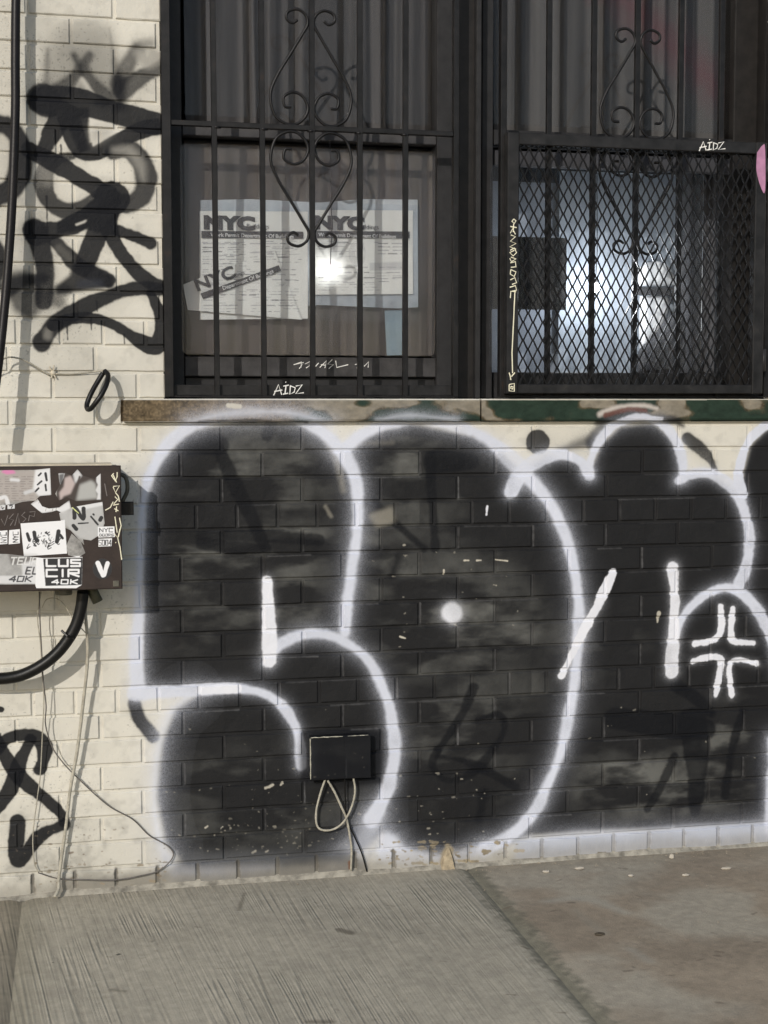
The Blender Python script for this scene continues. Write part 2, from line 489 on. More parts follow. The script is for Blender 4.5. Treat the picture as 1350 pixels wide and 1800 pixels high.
# older darker strokes showing through the black
GH = BLK * 0.72
def ghost(p, w, soft=3.5, alpha=0.8): C.stroke(p, w, GH, soft, alpha, 0.1, 5)
ghost([(328, 786), (382, 782)], [36, 42]); ghost([(378, 778), (412, 850), (440, 905), (466, 962)], [26, 24, 22, 18])
ghost([(352, 944), (440, 940), (560, 950)], [22, 20, 24]); ghost([(355, 955), (410, 962), (470, 966)], [26, 20, 14]); ghost([(480, 735), (470, 765)], [24, 22])
ghost([(652, 880), (690, 915), (745, 964)], [20, 18, 18]); ghost([(756, 800), (760, 880), (764, 962)], [18, 16, 18]); ghost([(762, 812), (830, 812)], [40, 26])
ghost([(832, 1208), (818, 1245), (796, 1282), (772, 1318)], [14, 17, 16, 14]); ghost([(770, 1318), (760, 1345), (778, 1367), (808, 1370), (845, 1345), (876, 1305), (888, 1270), (872, 1256), (838, 1266)], [15, 14, 12, 12, 12, 13, 13, 12, 10])
ghost([(770, 1330), (815, 1338), (860, 1358), (908, 1384)], [11, 11, 12, 10])
ghost([(1186, 1330), (1168, 1370), (1138, 1424)], [12, 15, 14]); ghost([(1218, 1270), (1226, 1330), (1222, 1430)], [56, 50, 20]); ghost([(1305, 1250), (1286, 1320), (1274, 1400)], [16, 17, 18])
ghost([(1080, 1262), (1160, 1275), (1240, 1282)], [40, 46, 40]); ghost([(1190, 1205), (1222, 1225), (1252, 1255)], [26, 26, 18]); ghost([(1340, 1340), (1340, 1420)], 30, 6)
ghost([(850, 1395), (842, 1440)], [18, 14], 6, 0.8); ghost([(700, 980), (690, 1010)], [16, 14], 7)
# scuffed flakes
LIGHT = np.array((0.42, 0.39, 0.32))
C.specks((290, 1380), (640, 1500), 60, 0.3, 1.1, LIGHT * .5, 4)
C.specks((300, 1450), (620, 1504), 60, 0.3, 1.3, LIGHT * .6, 5)
C.specks((430, 1300), (640, 1500), 60, 0.3, 1.1, LIGHT * .6, 16)
C.specks((640, 950), (920, 1140), 26, 0.3, 1.6, LIGHT*.8, 6)
C.specks((690, 1360), (860, 1500), 50, 0.3, 1.6, LIGHT*.8, 8)
C.specks((250, 1240), (1340, 1440), 40, 0.3, 1.0, LIGHT*.7, 10)
for x, y, w in ((470, 1384, 8), (478, 1380, 6), (495, 1378, 4), (363, 1453, 4), (390, 1454, 4), (470, 1496, 5), (447, 1498, 6)):
    C.stroke([(x - w * .4, y + 1.5), (x + w * .4, y - 1)], w * .6, LIGHT * 1.1, 1, 0.9, wob=5)
C.stroke([(855, 905), (857, 890)], [3, 4], SOL, 0.8); C.stroke([(1158, 1078), (1156, 1094)], [8, 3], LIGHT, 1.2)
for a, b in (((816, 985), (824, 985)), ((838, 985), (845, 985)), ((872, 984), (892, 986)), ((703, 1119), (712, 1122)), ((780, 1002), (780, 1009))):
    C.stroke([a, b], 2.6, LIGHT * 1.3, 0.8)
C.poly([(646, 905), (690, 890), (695, 918), (662, 928)], LIGHT * 0.55, 3, 0.8)
C.stroke([(560, 740), (590, 800), (604, 862)], [14, 12, 8], LIGHT * 0.6, 7, 0.6)
C.stroke([(572, 890), (582, 908)], [6], LIGHT * 0.5, 3, 0.7); C.stroke([(690, 778), (622, 780)], [6], LIGHT * 0.4, 6, 0.5)
# ---- white outlines
def out(p, w=24, soft=6, alpha=1.0, spray=0.40, spread=10, **k): C.stroke(p, w, WHT, soft, alpha, spray, spread, **k)
out([(243, 1212), (240, 1160), (244, 1080), (246, 1000), (250, 900), (262, 840), (296, 780), (345, 746), (420, 730), (500, 731), (556, 752), (596, 788), (622, 836), (630, 890), (626, 950), (617, 1010), (611, 1060), (607, 1112)],
    [26, 26, 24, 16, 14, 20, 24, 22, 20, 22, 24, 28, 26, 26, 26, 24, 24, 22])
out([(600, 792), (648, 758), (720, 738), (800, 746), (868, 780), (926, 836), (972, 895), (1000, 960), (1014, 1030), (1018, 1090), (1012, 1170), (1003, 1240), (989, 1310), (968, 1370), (938, 1428), (898, 1470), (850, 1494)],
    [26, 24, 20, 22, 26, 28, 24, 24, 24, 24, 22, 22, 22, 22, 24, 26, 22])
out([(850, 1494), (780, 1508), (722, 1500), (680, 1474)], [20, 18, 18, 26], 8, 0.85)
out([(238, 1219), (330, 1214), (415, 1210), (468, 1221), (503, 1250), (524, 1290), (530, 1345)], [24, 22, 20, 20, 20, 18, 16], 4, 0.97, 0.30, 6)
C.stroke([(352, 1214), (400, 1211), (418, 1211)], [14, 17, 14], SOL, 2)
out([(332, 1224), (297, 1258), (280, 1308), (272, 1370), (272, 1430), (282, 1482), (296, 1512)], [17, 16, 14, 16, 20, 22, 26], 9, 0.66, 0.42, 16)
out([(470, 1165), (496, 1130), (548, 1114), (602, 1126), (646, 1160), (676, 1215), (690, 1270), (693, 1330), (680, 1392), (655, 1440)], [20, 20, 20, 21, 22, 22, 23, 24, 26, 34], 5, 0.95, 0.35, 8)
out([(660, 1435), (640, 1480), (600, 1520)], [34, 50, 50], 20, 0.55, 0.35, 14)
C.stroke([(470, 1021), (472, 1080), (474, 1163)], [22, 25, 27], SOL, 2.2, 1.0, 0.2, 4)
C.stroke([(793, 1078), (794, 1079)], [34], SOL, 6, 1.0, 0.35, 6)
# the small cloud and the drips on the right
out([(899, 864), (916, 834), (946, 809), (985, 799), (1020, 810), (1037, 832)], [26, 24, 23, 20, 20, 22], 3.5, 0.97, 0.32, 6)
out([(1034, 828), (1046, 790), (1074, 752), (1115, 733), (1156, 739), (1188, 772), (1199, 808), (1200, 842)], [20, 20, 20, 20, 20, 20, 20, 18], 3.5, 0.97, 0.3, 6)
out([(1193, 845), (1220, 833), (1255, 834), (1288, 858), (1309, 900), (1318, 945), (1312, 995), (1300, 1025)], [22, 19, 20, 20, 20, 20, 20, 24], 3.5, 0.95, 0.3, 6)
out([(1390, 716), (1340, 752), (1313, 782), (1300, 820), (1298, 845), (1306, 868)], [18, 16, 16, 18, 20, 20], 1.8, 0.98, 0.12, 4)
out([(1184, 1125), (1200, 1085), (1236, 1049), (1275, 1034), (1312, 1050), (1340, 1086), (1358, 1130), (1372, 1180)], [14, 18, 20, 20, 20, 20, 20, 20], 3.5, 0.95, 0.3, 6)
C.stroke([(1182, 997), (1186, 1050), (1185, 1110), (1181, 1180)], [22, 19, 21, 24], SOL, 2, 1.0, 0.25, 5)
C.stroke([(1078, 1006), (1062, 1040), (1052, 1060)], [14, 22, 17], SOL, 1.2, 1.0)
C.stroke([(1054, 1058), (1024, 1112), (987, 1188)], [17, 15, 17], SOL, 1.4, 1.0, 0.15, 4)
for p, w in (([(1267, 1066), (1268, 1102), (1256, 1124), (1222, 1132)], [13, 12, 13, 16]), ([(1288, 1069), (1285, 1108), (1290, 1127), (1325, 1131)], [11, 11, 11, 12]),
             ([(1219, 1162), (1250, 1155), (1268, 1160), (1264, 1190), (1258, 1221)], [12, 12, 15, 14, 12]), ([(1330, 1166), (1296, 1160), (1283, 1170), (1284, 1198), (1286, 1222)], [14, 12, 12, 12, 13])):
    C.stroke(p, w, SOL * 0.98, 1.5, 1.0, 0.15, 4, wob=3)
out([(930, 1490), (1010, 1484), (1110, 1479), (1240, 1472), (1460, 1462)], [30, 42, 44, 46, 48], 15, 0.95, 0.35, 12)
C.poly([(905, 1474), (1000, 1469), (1250, 1452), (1460, 1445), (1460, 1500), (1250, 1500), (905, 1520)], np.array((0.43, 0.46, 0.53)), 5, 0.75)
out([(1356, 1300), (1354, 1380), (1356, 1460)], [16, 18, 30], 6, 0.9, 0.35, 9)
out([(690, 1480), (675, 1500), (720, 1512)], [30, 30, 16], 10, 0.8, 0.3)
C.poly([(320, 1500), (600, 1494), (640, 1510), (650, 1540), (300, 1565), (300, 1530)], np.array((0.075, 0.077, 0.08)), 8, 0.85)
C.stroke([(296, 1535), (400, 1532), (480, 1526)], [24, 16, 8], WHT * 0.55, 12, 0.6, 0.3, 10)
C.poly([(100, 1548), (300, 1530), (300, 1570), (90, 1586)], np.array((0.20, 0.19, 0.165)), 6, 0.75)
for k in range(-8, 26):
    xj = (k * 0.5 + 0.16) * L
    q0 = np.array([[xj, 0]])
    C_map = C.map; C.map = lambda p: np.asarray(p, float)
    C.stroke([(xj, ZG - 17 * COURSE - 0.006), (xj + 0.0006, 0.0)], 6.5, (np.array((0.085, 0.08, 0.07)) if k < 4 else np.array((.22, .22, .22))) * (0.8 + 0.5 * (k * 37 % 11) / 11), 2.0, 0.85 if k < 4 else 0.35 + 0.3 * (k * 53 % 7) / 7, wob=6)
    C.map = C_map
C.poly([(528, 1284), (672, 1284), (672, 1378), (528, 1378)], BLK, 3, 0.8)
# worn tan render, grey cement and dirt along the foot of the wall
TAN = np.array((0.36, 0.30, 0.20))
foot = sstep(0.062, 0.012, C.V + 0.035 * (fbm(C.X * 14, C.V * 14, 41, 4) - 0.5))
C.img[..., :3] += (np.array((0.24, 0.22, 0.18)) * (0.7 + 0.6 * n2)[..., None] - C.img[..., :3]) * (foot * 0.55)[..., None]
C.specks((660, 1478), (920, 1520), 70, 1.0, 5.0, TAN, 12)
C.poly([(772, 1522), (776, 1500), (786, 1482), (796, 1490), (799, 1520)], TAN * 0.9, 2, 0.9)
C.specks((700, 1500), (1400, 1520), 60, 0.8, 4.0, (0.22, 0.19, 0.14), 18)
C.specks((60, 1510), (300, 1560), 40, 0.8, 3.0, (0.30, 0.25, 0.18), 13)
C.specks((0, 1450), (290, 1540), 60, 0.4, 1.6, (0.25, 0.2, 0.15), 14)
C.stroke([(615, 1516), (617, 1540)], [6, 5], (0.16, 0.07, 0.035), 2, 0.8)
# ---- stone sill: bare tan stone with old green, white and red paint (same upright face)
sm, ssl = C.mask([(212, 703), (1480, 703), (1480, 740), (212, 741)], 0)
xs, vs = C.X[ssl], C.V[ssl]
g = fbm(xs * 60, vs * 90, 51, 4); g2 = fbm(xs * 9, vs * 18, 55, 3); g3 = vnoise(xs * 260, vs * 260, 58)
stone = np.array((0.150, 0.112, 0.066))[None, None] * (0.15 + 1.0 * g + 0.75 * g3 * g3)[..., None]
green = np.array((0.020, 0.036, 0.025)) * (0.6 + 0.8 * g)[..., None]
pale = np.array((0.26, 0.235, 0.185)) * (0.7 + 0.5 * g)[..., None]
px_l = W1(515, 720)[0]
gm = sstep(0.34, 0.47, g2 + 0.10 * (g - 0.5)) * sstep(px_l - 0.03, px_l + 0.02, xs)
pm = sstep(0.40, 0.35, g2) * sstep(px_l, px_l + 0.05, xs)
colr = stone + (green - stone) * gm[..., None]
colr = colr + (pale - colr) * (pm * 0.8)[..., None]
C.img[ssl][..., :3] += (colr - C.img[ssl][..., :3]) * sm[..., None]
out([(330, 742), (400, 727), (500, 725), (580, 744)], [10, 16, 14, 10], 8, 0.75, 0.5, 12)
out([(660, 738), (720, 730), (800, 738)], [8, 12, 8], 7, 0.6, 0.35, 8)
C.stroke([(400, 713), (420, 714)], [8], (0.6, 0.57, 0.5), 1.5, 0.9)
C.stroke([(1050, 728), (1080, 718), (1125, 713), (1150, 718)], [10, 12, 8, 6], (0.55, 0.5, 0.45), 4, 0.9)
C.stroke([(1060, 730), (1100, 720), (1130, 722)], [10, 10, 8], (0.11, 0.028, 0.012), 3, 0.9)
tagk([(1050, 742), (1110, 730), (1180, 738), (1200, 748)], [8, 12, 14, 12], 5, 0.8)
out([(1075, 746), (1115, 733), (1156, 738)], [10, 14, 12], 3, 0.85, 0.2)
tagk([(350, 741), (450, 739), (540, 742)], [4, 5, 4], 3, 0.7)
WALL_IMG = C.image('wall_paint')
WC = C

# ------------------------------------------------------------------ pavement colour: brushed concrete
G = Canvas(-1.4, 2.0, -1.35, 0.06, 0.0014, (0.3, 0.28, 0.23), lambda p: gp(p, 0.0))
gx_l, gx_r = float(gp([(30, 1640)])[0][0]), float(gp([(838, 1545)])[0][0])
gx_l = -0.705
ang = np.radians(np.interp(G.X, [-0.7, -0.4, 0.0, 0.4], [6.0, 7.0, 3.2, 1.5]))
u = G.X * np.cos(ang) + (G.V + 0.3) * np.sin(ang); v = G.V
streak = vnoise(u * 190, v * 5 + 40, 61) * 0.5 + vnoise(u * 380, v * 9 + 9, 63) * 0.4 + vnoise(u * 70, v * 2 + 3, 66) * 0.1
wv = 0.22 * fbm(G.X * 2, v * 1.6, 72, 2)
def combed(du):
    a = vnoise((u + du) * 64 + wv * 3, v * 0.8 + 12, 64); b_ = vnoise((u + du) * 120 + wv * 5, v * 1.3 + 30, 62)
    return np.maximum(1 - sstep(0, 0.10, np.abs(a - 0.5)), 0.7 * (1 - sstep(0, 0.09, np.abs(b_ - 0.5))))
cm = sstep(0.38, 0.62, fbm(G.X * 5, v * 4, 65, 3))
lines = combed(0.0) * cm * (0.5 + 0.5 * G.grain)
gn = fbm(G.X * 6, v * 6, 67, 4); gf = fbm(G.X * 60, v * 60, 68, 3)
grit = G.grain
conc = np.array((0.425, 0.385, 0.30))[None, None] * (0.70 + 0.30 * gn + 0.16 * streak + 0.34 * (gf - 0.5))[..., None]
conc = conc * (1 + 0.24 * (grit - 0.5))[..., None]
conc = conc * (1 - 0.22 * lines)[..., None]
light = combed(0.0042) * cm * (1 - lines)  # pale edge beside each line: relief shading of the combing painted into the colour
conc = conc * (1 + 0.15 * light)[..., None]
# right slab: browner and blotchy
bl = sstep(0.40, 0.62, fbm(G.X * 3.4 + 2, v * 4.2 + 7, 74, 5))
brown = np.array((0.32, 0.262, 0.19))[None, None] * (0.72 + 0.40 * gn + 0.34 * (gf - 0.5) + 0.22 * (grit - 0.5))[..., None]
paleg = np.array((0.43, 0.40, 0.32))[None, None] * (0.75 + 0.3 * gf + 0.15 * grit)[..., None]
rm = brown + (paleg - brown) * (bl * 0.55)[..., None]
rmask = sstep(gx_r - 0.010, gx_r + 0.014, G.X)[..., None]
lm = sstep(gx_l + 0.004, gx_l - 0.004, G.X)[..., None]
left = np.array((0.33, 0.285, 0.215))[None, None] * (0.6 + 0.5 * gn + 0.4 * gf)[..., None]
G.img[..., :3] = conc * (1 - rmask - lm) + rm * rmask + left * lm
hgt = np.clip(0.5 + 0.35 * (streak - 0.5) - 0.35 * lines + 0.2 * light, 0, 1) * (1 - rmask[..., 0]) + (0.45 + 0.25 * (gf - 0.5) + 0.2 * (grit - 0.5)) * rmask[..., 0]
# dirt beside the wall, stains
dirt = sstep(-0.14, -0.005, v + 0.10 * (gn - 0.5)) * (0.25 + 0.55 * rmask[..., 0])
G.img[..., :3] += (np.array((0.22, 0.185, 0.13)) * (0.7 + 0.6 * gf)[..., None] - G.img[..., :3]) * (dirt * 0.75)[..., None]
gd = np.abs(G.X - gx_r - 0.006)
gj = sstep(0.046, 0.006, gd + 0.03 * (gf - 0.5) + 0.02 * (gn - 0.5)) * 0.85
G.img[..., :3] += (np.array((0.17, 0.16, 0.115)) * (0.7 + 0.6 * gf)[..., None] - G.img[..., :3]) * gj[..., None]
ld = sstep(0.10, 0.0, np.abs(G.X - gx_l) + 0.05 * (gn - 0.5)) * 0.6
G.img[..., :3] += (np.array((0.12, 0.11, 0.07)) - G.img[..., :3]) * (ld * 0.7)[..., None]
def gst(p, w, col, soft, a): G.stroke(p, w, col, soft, a, wob=5)
gst([(960, 1585), (1030, 1580), (1100, 1605)], [14, 34, 14], (0.40, 0.385, 0.32), 14, 0.55)
gst([(1110, 1670), (1140, 1690)], [12, 20], (0.36, 0.34, 0.28), 10, 0.5)
gst([(1010, 1600), (1060, 1640)], [10, 20], (0.30, 0.27, 0.21), 10, 0.5)
gst([(596, 1634), (616, 1640)], [14, 16], (0.13, 0.11, 0.08), 4, 0.8)
gst([(196, 1740), (218, 1742)], [8, 9], (0.17, 0.15, 0.11), 4, 0.7)
gst([(540, 1796), (580, 1796)], [10, 14], (0.13, 0.11, 0.08), 5, 0.7)
gst([(206, 1678), (210, 1677)], [5], (0.05, 0.045, 0.035), 1, 0.95)
gst([(91, 1692), (93, 1692)], [4], (0.05, 0.045, 0.035), 1, 0.9)
for k in range(46):
    x = random.uniform(20, 1000); y = random.uniform(1580, 1795)
    gst([(x, y), (x + random.uniform(1, 9), y + random.uniform(-2, 2))], [random.uniform(1.5, 5)], (0.17, 0.15, 0.115), 2.5, random.uniform(0.25, 0.6))
for k in range(14):
    x = random.uniform(60, 800); y = random.uniform(1600, 1790)
    gst([(x, y), (x + random.uniform(10, 60), y + random.uniform(-6, 10))], [random.uniform(10, 30), random.uniform(6, 24)], (0.29, 0.26, 0.205), 14, random.uniform(0.2, 0.45))
gst([(430, 1570), (420, 1600)], [5, 6], (0.16, 0.14, 0.1), 3, 0.6)
for k in range(26):
    x = random.uniform(850, 1340); y = random.uniform(1525, 1790)
    gst([(x, y), (x + random.uniform(3, 14), y + random.uniform(-3, 3))], [random.uniform(2, 7)], (0.13, 0.10, 0.07), 2, 0.6)
G.img[..., 3] = hgt
GROUND_IMG = G.image('pavement_colour')

# ------------------------------------------------------------------ materials
def mat(name):
    m = bpy.data.materials.new(name)
    m.use_nodes = True
    return m, m.node_tree, m.node_tree.nodes['Principled BSDF']

def N(t, kind, **k):
    n = t.nodes.new(kind)
    for a, b in k.items():
        setattr(n, a, b)
    return n

def canvas_uv(t, cv, axes='XZ'):
    """point of the world -> canvas coordinate"""
    ge = N(t, 'ShaderNodeNewGeometry')
    sp = N(t, 'ShaderNodeSeparateXYZ'); t.links.new(ge.outputs['Position'], sp.inputs[0])
    cb = N(t, 'ShaderNodeCombineXYZ')
    t.links.new(sp.outputs[axes[0]], cb.inputs[0]); t.links.new(sp.outputs[axes[1]], cb.inputs[1])
    mp = N(t, 'ShaderNodeMapping')
    sx, sv = 1 / (cv.x1 - cv.x0), 1 / (cv.v1 - cv.v0)
    mp.inputs['Scale'].default_value = (sx, sv, 1)
    mp.inputs['Location'].default_value = (-cv.x0 * sx, -cv.v0 * sv, 0)
    t.links.new(cb.outputs[0], mp.inputs[0])
    return mp.outputs[0], ge

def noise(t, scale, detail=4.0, rough=0.6, vec=None):
    n = N(t, 'ShaderNodeTexNoise')
    n.inputs['Scale'].default_value = scale; n.inputs['Detail'].default_value = detail; n.inputs['Roughness'].default_value = rough
    if vec is not None: t.links.new(vec, n.inputs['Vector'])
    return n.outputs['Fac']

def ramp(t, fac, stops):
    r = N(t, 'ShaderNodeValToRGB')
    while len(r.color_ramp.elements) < len(stops): r.color_ramp.elements.new(0.5)
    for e, (p, c) in zip(r.color_ramp.elements, stops):
        e.position = p; e.color = (*c, 1) if len(c) == 3 else c
    t.links.new(fac, r.inputs[0])
    return r.outputs[0]

def bump(t, b, h, strength, dist, prev=None):
    n = N(t, 'ShaderNodeBump')
    n.inputs['Strength'].default_value = strength; n.inputs['Distance'].default_value = dist
    t.links.new(h, n.inputs['Height'])
    if prev is not None: t.links.new(prev, n.inputs['Normal'])
    t.links.new(n.outputs[0], b.inputs['Normal'])
    return n.outputs[0]

def painted(name, bumpd=0.0022, rough=0.55):
    m, t, b = mat(name)
    uv, ge = canvas_uv(t, WC)
    im = N(t, 'ShaderNodeTexImage', image=WALL_IMG, extension='CLIP', interpolation='Cubic')
    t.links.new(uv, im.inputs[0])
    mx = N(t, 'ShaderNodeMixRGB'); mx.inputs[1].default_value = (*CREAM, 1)
    t.links.new(im.outputs['Alpha'], mx.inputs[0]); t.links.new(im.outputs['Color'], mx.inputs[2])
    oi = N(t, 'ShaderNodeObjectInfo')
    mr = N(t, 'ShaderNodeMapRange'); mr.inputs['To Min'].default_value = 0.94; mr.inputs['To Max'].default_value = 1.03
    t.links.new(oi.outputs['Random'], mr.inputs['Value'])
    mu = N(t, 'ShaderNodeVectorMath', operation='SCALE'); t.links.new(mx.outputs[0], mu.inputs[0]); t.links.new(mr.outputs[0], mu.inputs['Scale'])
    t.links.new(mu.outputs[0], b.inputs['Base Color'])
    b.inputs['Roughness'].default_value = rough
    b.inputs['Specular IOR Level'].default_value = 0.16
    p = ge.outputs['Position']
    n_a = noise(t, 55, 5, 0.65, p); n_b = noise(t, 420, 3, 0.6, p)
    x = bump(t, b, n_a, 0.7, bumpd)
    bump(t, b, n_b, 0.45, 0.0007, x)
    return m
M_WALL = painted('painted_brick')
M_MORTAR = painted('painted_mortar', 0.003, 0.7)
M_SILL = painted('stone_sill', 0.003, 0.8)
M_BLACKBOX = painted('painted_metal', 0.0006, 0.4)

def metal(name, col, rough=0.45, var=0.35, rust=None, scale=30):
    m, t, b = mat(name)
    ge = N(t, 'ShaderNodeNewGeometry')
    n = noise(t, scale, 5, 0.65, ge.outputs['Position'])
    c0 = tuple(c * (1 - var) for c in col); c1 = tuple(c * (1 + var) for c in col)
    stops = [(0.3, c0), (0.62, c1)]
    if rust: stops.append((0.74, rust))
    t.links.new(ramp(t, n, stops), b.inputs['Base Color'])
    b.inputs['Roughness'].default_value = rough
    b.inputs['Specular IOR Level'].default_value = 0.28
    n2_ = noise(t, scale * 8, 4, 0.6, ge.outputs['Position'])
    bump(t, b, n2_, 0.35, 0.0008)
    return m
M_GUARD = metal('guard_black_paint', (0.0085, 0.008, 0.008), 0.42, 0.6, (0.026, 0.017, 0.012))
M_GATE = metal('gate_black_paint', (0.014, 0.0135, 0.0135), 0.45, 0.5, (0.034, 0.031, 0.028))
M_SASH = metal('sash_grey_paint', (0.020, 0.0195, 0.020), 0.5, 0.3)
M_RAIL = metal('sash_rail_grey', (0.044, 0.042, 0.042), 0.55, 0.3)
M_POST = metal('post_brown_paint', (0.013, 0.0115, 0.0105), 0.5, 0.35)
M_BOX = metal('box_brown_paint', (0.036, 0.026, 0.022), 0.5, 0.2)
M_STEEL = metal('latch_grey', (0.10, 0.095, 0.075), 0.5, 0.3)
M_OLIVE = metal('fitting_olive', (0.075, 0.075, 0.05), 0.5, 0.3)
M_RUBBER = metal('black_cable', (0.007, 0.0068, 0.0065), 0.4, 0.3)
M_PIPE = metal('brown_black_conduit', (0.008, 0.0062, 0.006), 0.4, 0.3)
M_WIRE = metal('pale_wire', (0.36, 0.335, 0.27), 0.5, 0.25, (0.10, 0.09, 0.08), 60)
M_WIREG = metal('grey_wire', (0.12, 0.11, 0.10), 0.5, 0.3)
M_TAPE = metal('old_paint_lump', (0.50, 0.45, 0.35), 0.7, 0.2)

def plain(name, col, rough=0.6, var=0.1, scale=40, emit=None):
    m, t, b = mat(name)
    ge = N(t, 'ShaderNodeNewGeometry')
    n = noise(t, scale, 4, 0.6, ge.outputs['Position'])
    t.links.new(ramp(t, n, [(0.3, tuple(c * (1 - var) for c in col)), (0.7, tuple(min(1, c * (1 + var)) for c in col))]), b.inputs['Base Color'])
    b.inputs['Roughness'].default_value = rough
    if emit:
        b.inputs['Emission Color'].default_value = (*emit[:3], 1); b.inputs['Emission Strength'].default_value = emit[3]
    return m
M_INK = plain('marker_white', (0.80, 0.79, 0.74), 0.6)
M_INKY = plain('marker_cream', (0.78, 0.74, 0.55), 0.6)
M_PRINT = plain('black_print', (0.02, 0.02, 0.022), 0.6)
M_PRINTW = plain('white_print', (0.6, 0.6, 0.58), 0.6)
M_CARD = plain('dark_card', (0.022, 0.020, 0.019), 0.7)
M_BULB = plain('added_bulb_warm', (0.9, 0.9, 0.88), 0.4, emit=(1.0, 0.98, 0.94, 210.0))
M_BULB2 = plain('added_bulb_cool', (0.9, 0.9, 0.9), 0.4, emit=(0.96, 0.98, 1.0, 560.0))
M_BAG = plain('white_plastic_bag', (0.88, 0.89, 0.90), 0.45)
M_BLUE = plain('pale_blue_glow', (0.24, 0.34, 0.40), 0.6)
M_BACK = plain('pale_backing', (0.36, 0.40, 0.43), 0.6, 0.25, 12)
M_PANEL = plain('pale_glow_panel', (0.28, 0.32, 0.37), 0.7, 0.08, 14)
M_PART = plain('grey_glow_panel', (0.22, 0.25, 0.30), 0.7, 0.2, 9)
M_ROOM = plain('dark_room', (0.05, 0.05, 0.055), 0.8)
M_STONE = plain('tan_stone', (0.33, 0.27, 0.18), 0.9, 0.35, 90)
M_CHIP = plain('pale_chip', (0.43, 0.39, 0.32), 0.8)
M_LEAF = plain('dry_leaf', (0.07, 0.055, 0.035), 0.8)
M_PINK = plain('pink_paint', (0.42, 0.20, 0.32), 0.6, 0.2)

def cloth(name, c0, c1, stain=None):
    m, t, b = mat(name)
    ge = N(t, 'ShaderNodeNewGeometry')
    mp = N(t, 'ShaderNodeMapping'); mp.inputs['Scale'].default_value = (15, 15, 1.1)
    t.links.new(ge.outputs['Position'], mp.inputs[0])
    n = noise(t, 1.0, 4, 0.6, mp.outputs[0])
    col = ramp(t, n, [(0.35, c0), (0.68, c1)])
    if stain:
        (sx, sz), (ex, ez), rgb = stain
        sp = N(t, 'ShaderNodeSeparateXYZ'); t.links.new(ge.outputs['Position'], sp.inputs[0])
        # distance from a slanting line, roughened: a sprayed streak
        ux, uz = ex - sx, ez - sz; l = math.hypot(ux, uz)
        cb = N(t, 'ShaderNodeVectorMath', operation='DOT_PRODUCT'); t.links.new(ge.outputs['Position'], cb.inputs[0]); cb.inputs[1].default_value = (uz / l, 0, -ux / l)
        off = sx * uz / l - sz * ux / l
        s1 = N(t, 'ShaderNodeMath', operation='SUBTRACT'); t.links.new(cb.outputs['Value'], s1.inputs[0]); s1.inputs[1].default_value = off
        a1 = N(t, 'ShaderNodeMath', operation='ABSOLUTE'); t.links.new(s1.outputs[0], a1.inputs[0])
        nn = noise(t, 24, 4, 0.6, ge.outputs['Position'])
        m1 = N(t, 'ShaderNodeMath', operation='MULTIPLY_ADD'); t.links.new(nn, m1.inputs[0]); m1.inputs[1].default_value = 0.10; t.links.new(a1.outputs[0], m1.inputs[2])
        fac = ramp(t, m1.outputs[0], [(0.045, (1, 1, 1)), (0.135, (0, 0, 0))])
        r2 = N(t, 'ShaderNodeMixRGB'); t.links.new(fac, r2.inputs[0]); t.links.new(col, r2.inputs[1]); r2.inputs[2].default_value = (*rgb, 1)
        col = r2.outputs[0]
    t.links.new(col, b.inputs['Base Color'])
    b.inputs['Roughness'].default_value = 0.7
    return m
M_CURT = cloth('grey_curtain', (0.026, 0.025, 0.0255), (0.070, 0.066, 0.066))
M_CURT2 = cloth('grey_curtain_stained', (0.034, 0.033, 0.0325), (0.066, 0.064, 0.063), (W1(1040, -60, .16), W1(1240, 130, .16), (0.066, 0.026, 0.031)))
M_DRAPE = cloth('dark_drape', (0.030, 0.030, 0.033), (0.060, 0.060, 0.066))

def sheet(name, tint, haze, amount, rough):
    m, t, b = mat(name)
    t.nodes.remove(b)
    o = t.nodes['Material Output']
    ge = N(t, 'ShaderNodeNewGeometry')
    tr = N(t, 'ShaderNodeBsdfTransparent'); tr.inputs[0].default_value = (*tint, 1)
    di = N(t, 'ShaderNodeBsdfDiffuse')
    n = noise(t, 9, 5, 0.65, ge.outputs['Position'])
    t.links.new(ramp(t, n, [(0.3, tuple(c * 0.75 for c in haze)), (0.7, tuple(c * 1.25 for c in haze))]), di.inputs[0])
    tl = N(t, 'ShaderNodeBsdfTranslucent'); tl.inputs[0].default_value = (*[min(1, c * 2.2) for c in haze], 1)
    m0 = N(t, 'ShaderNodeMixShader'); m0.inputs[0].default_value = 0.5
    t.links.new(di.outputs[0], m0.inputs[1]); t.links.new(tl.outputs[0], m0.inputs[2])
    m1 = N(t, 'ShaderNodeMixShader')
    n2_ = noise(t, 5, 5, 0.7, ge.outputs['Position'])
    am = N(t, 'ShaderNodeMapRange'); am.inputs['From Min'].default_value = 0.3; am.inputs['From Max'].default_value = 0.7
    am.inputs['To Min'].default_value = amount * 0.65; am.inputs['To Max'].default_value = amount * 1.35
    t.links.new(n2_, am.inputs['Value']); t.links.new(am.outputs[0], m1.inputs[0])
    t.links.new(tr.outputs[0], m1.inputs[1]); t.links.new(m0.outputs[0], m1.inputs[2])
    gl = N(t, 'ShaderNodeBsdfGlossy'); gl.inputs['Roughness'].default_value = rough
    fr = N(t, 'ShaderNodeFresnel'); fr.inputs[0].default_value = 1.22
    m2 = N(t, 'ShaderNodeMixShader')
    t.links.new(fr.outputs[0], m2.inputs[0]); t.links.new(m1.outputs[0], m2.inputs[1]); t.links.new(gl.outputs[0], m2.inputs[2])
    t.links.new(m2.outputs[0], o.inputs['Surface'])
    return m
M_SHEET = sheet('hazy_plastic_sheet', (0.97, 0.97, 0.97), (0.40, 0.36, 0.385), 0.062, 0.12)
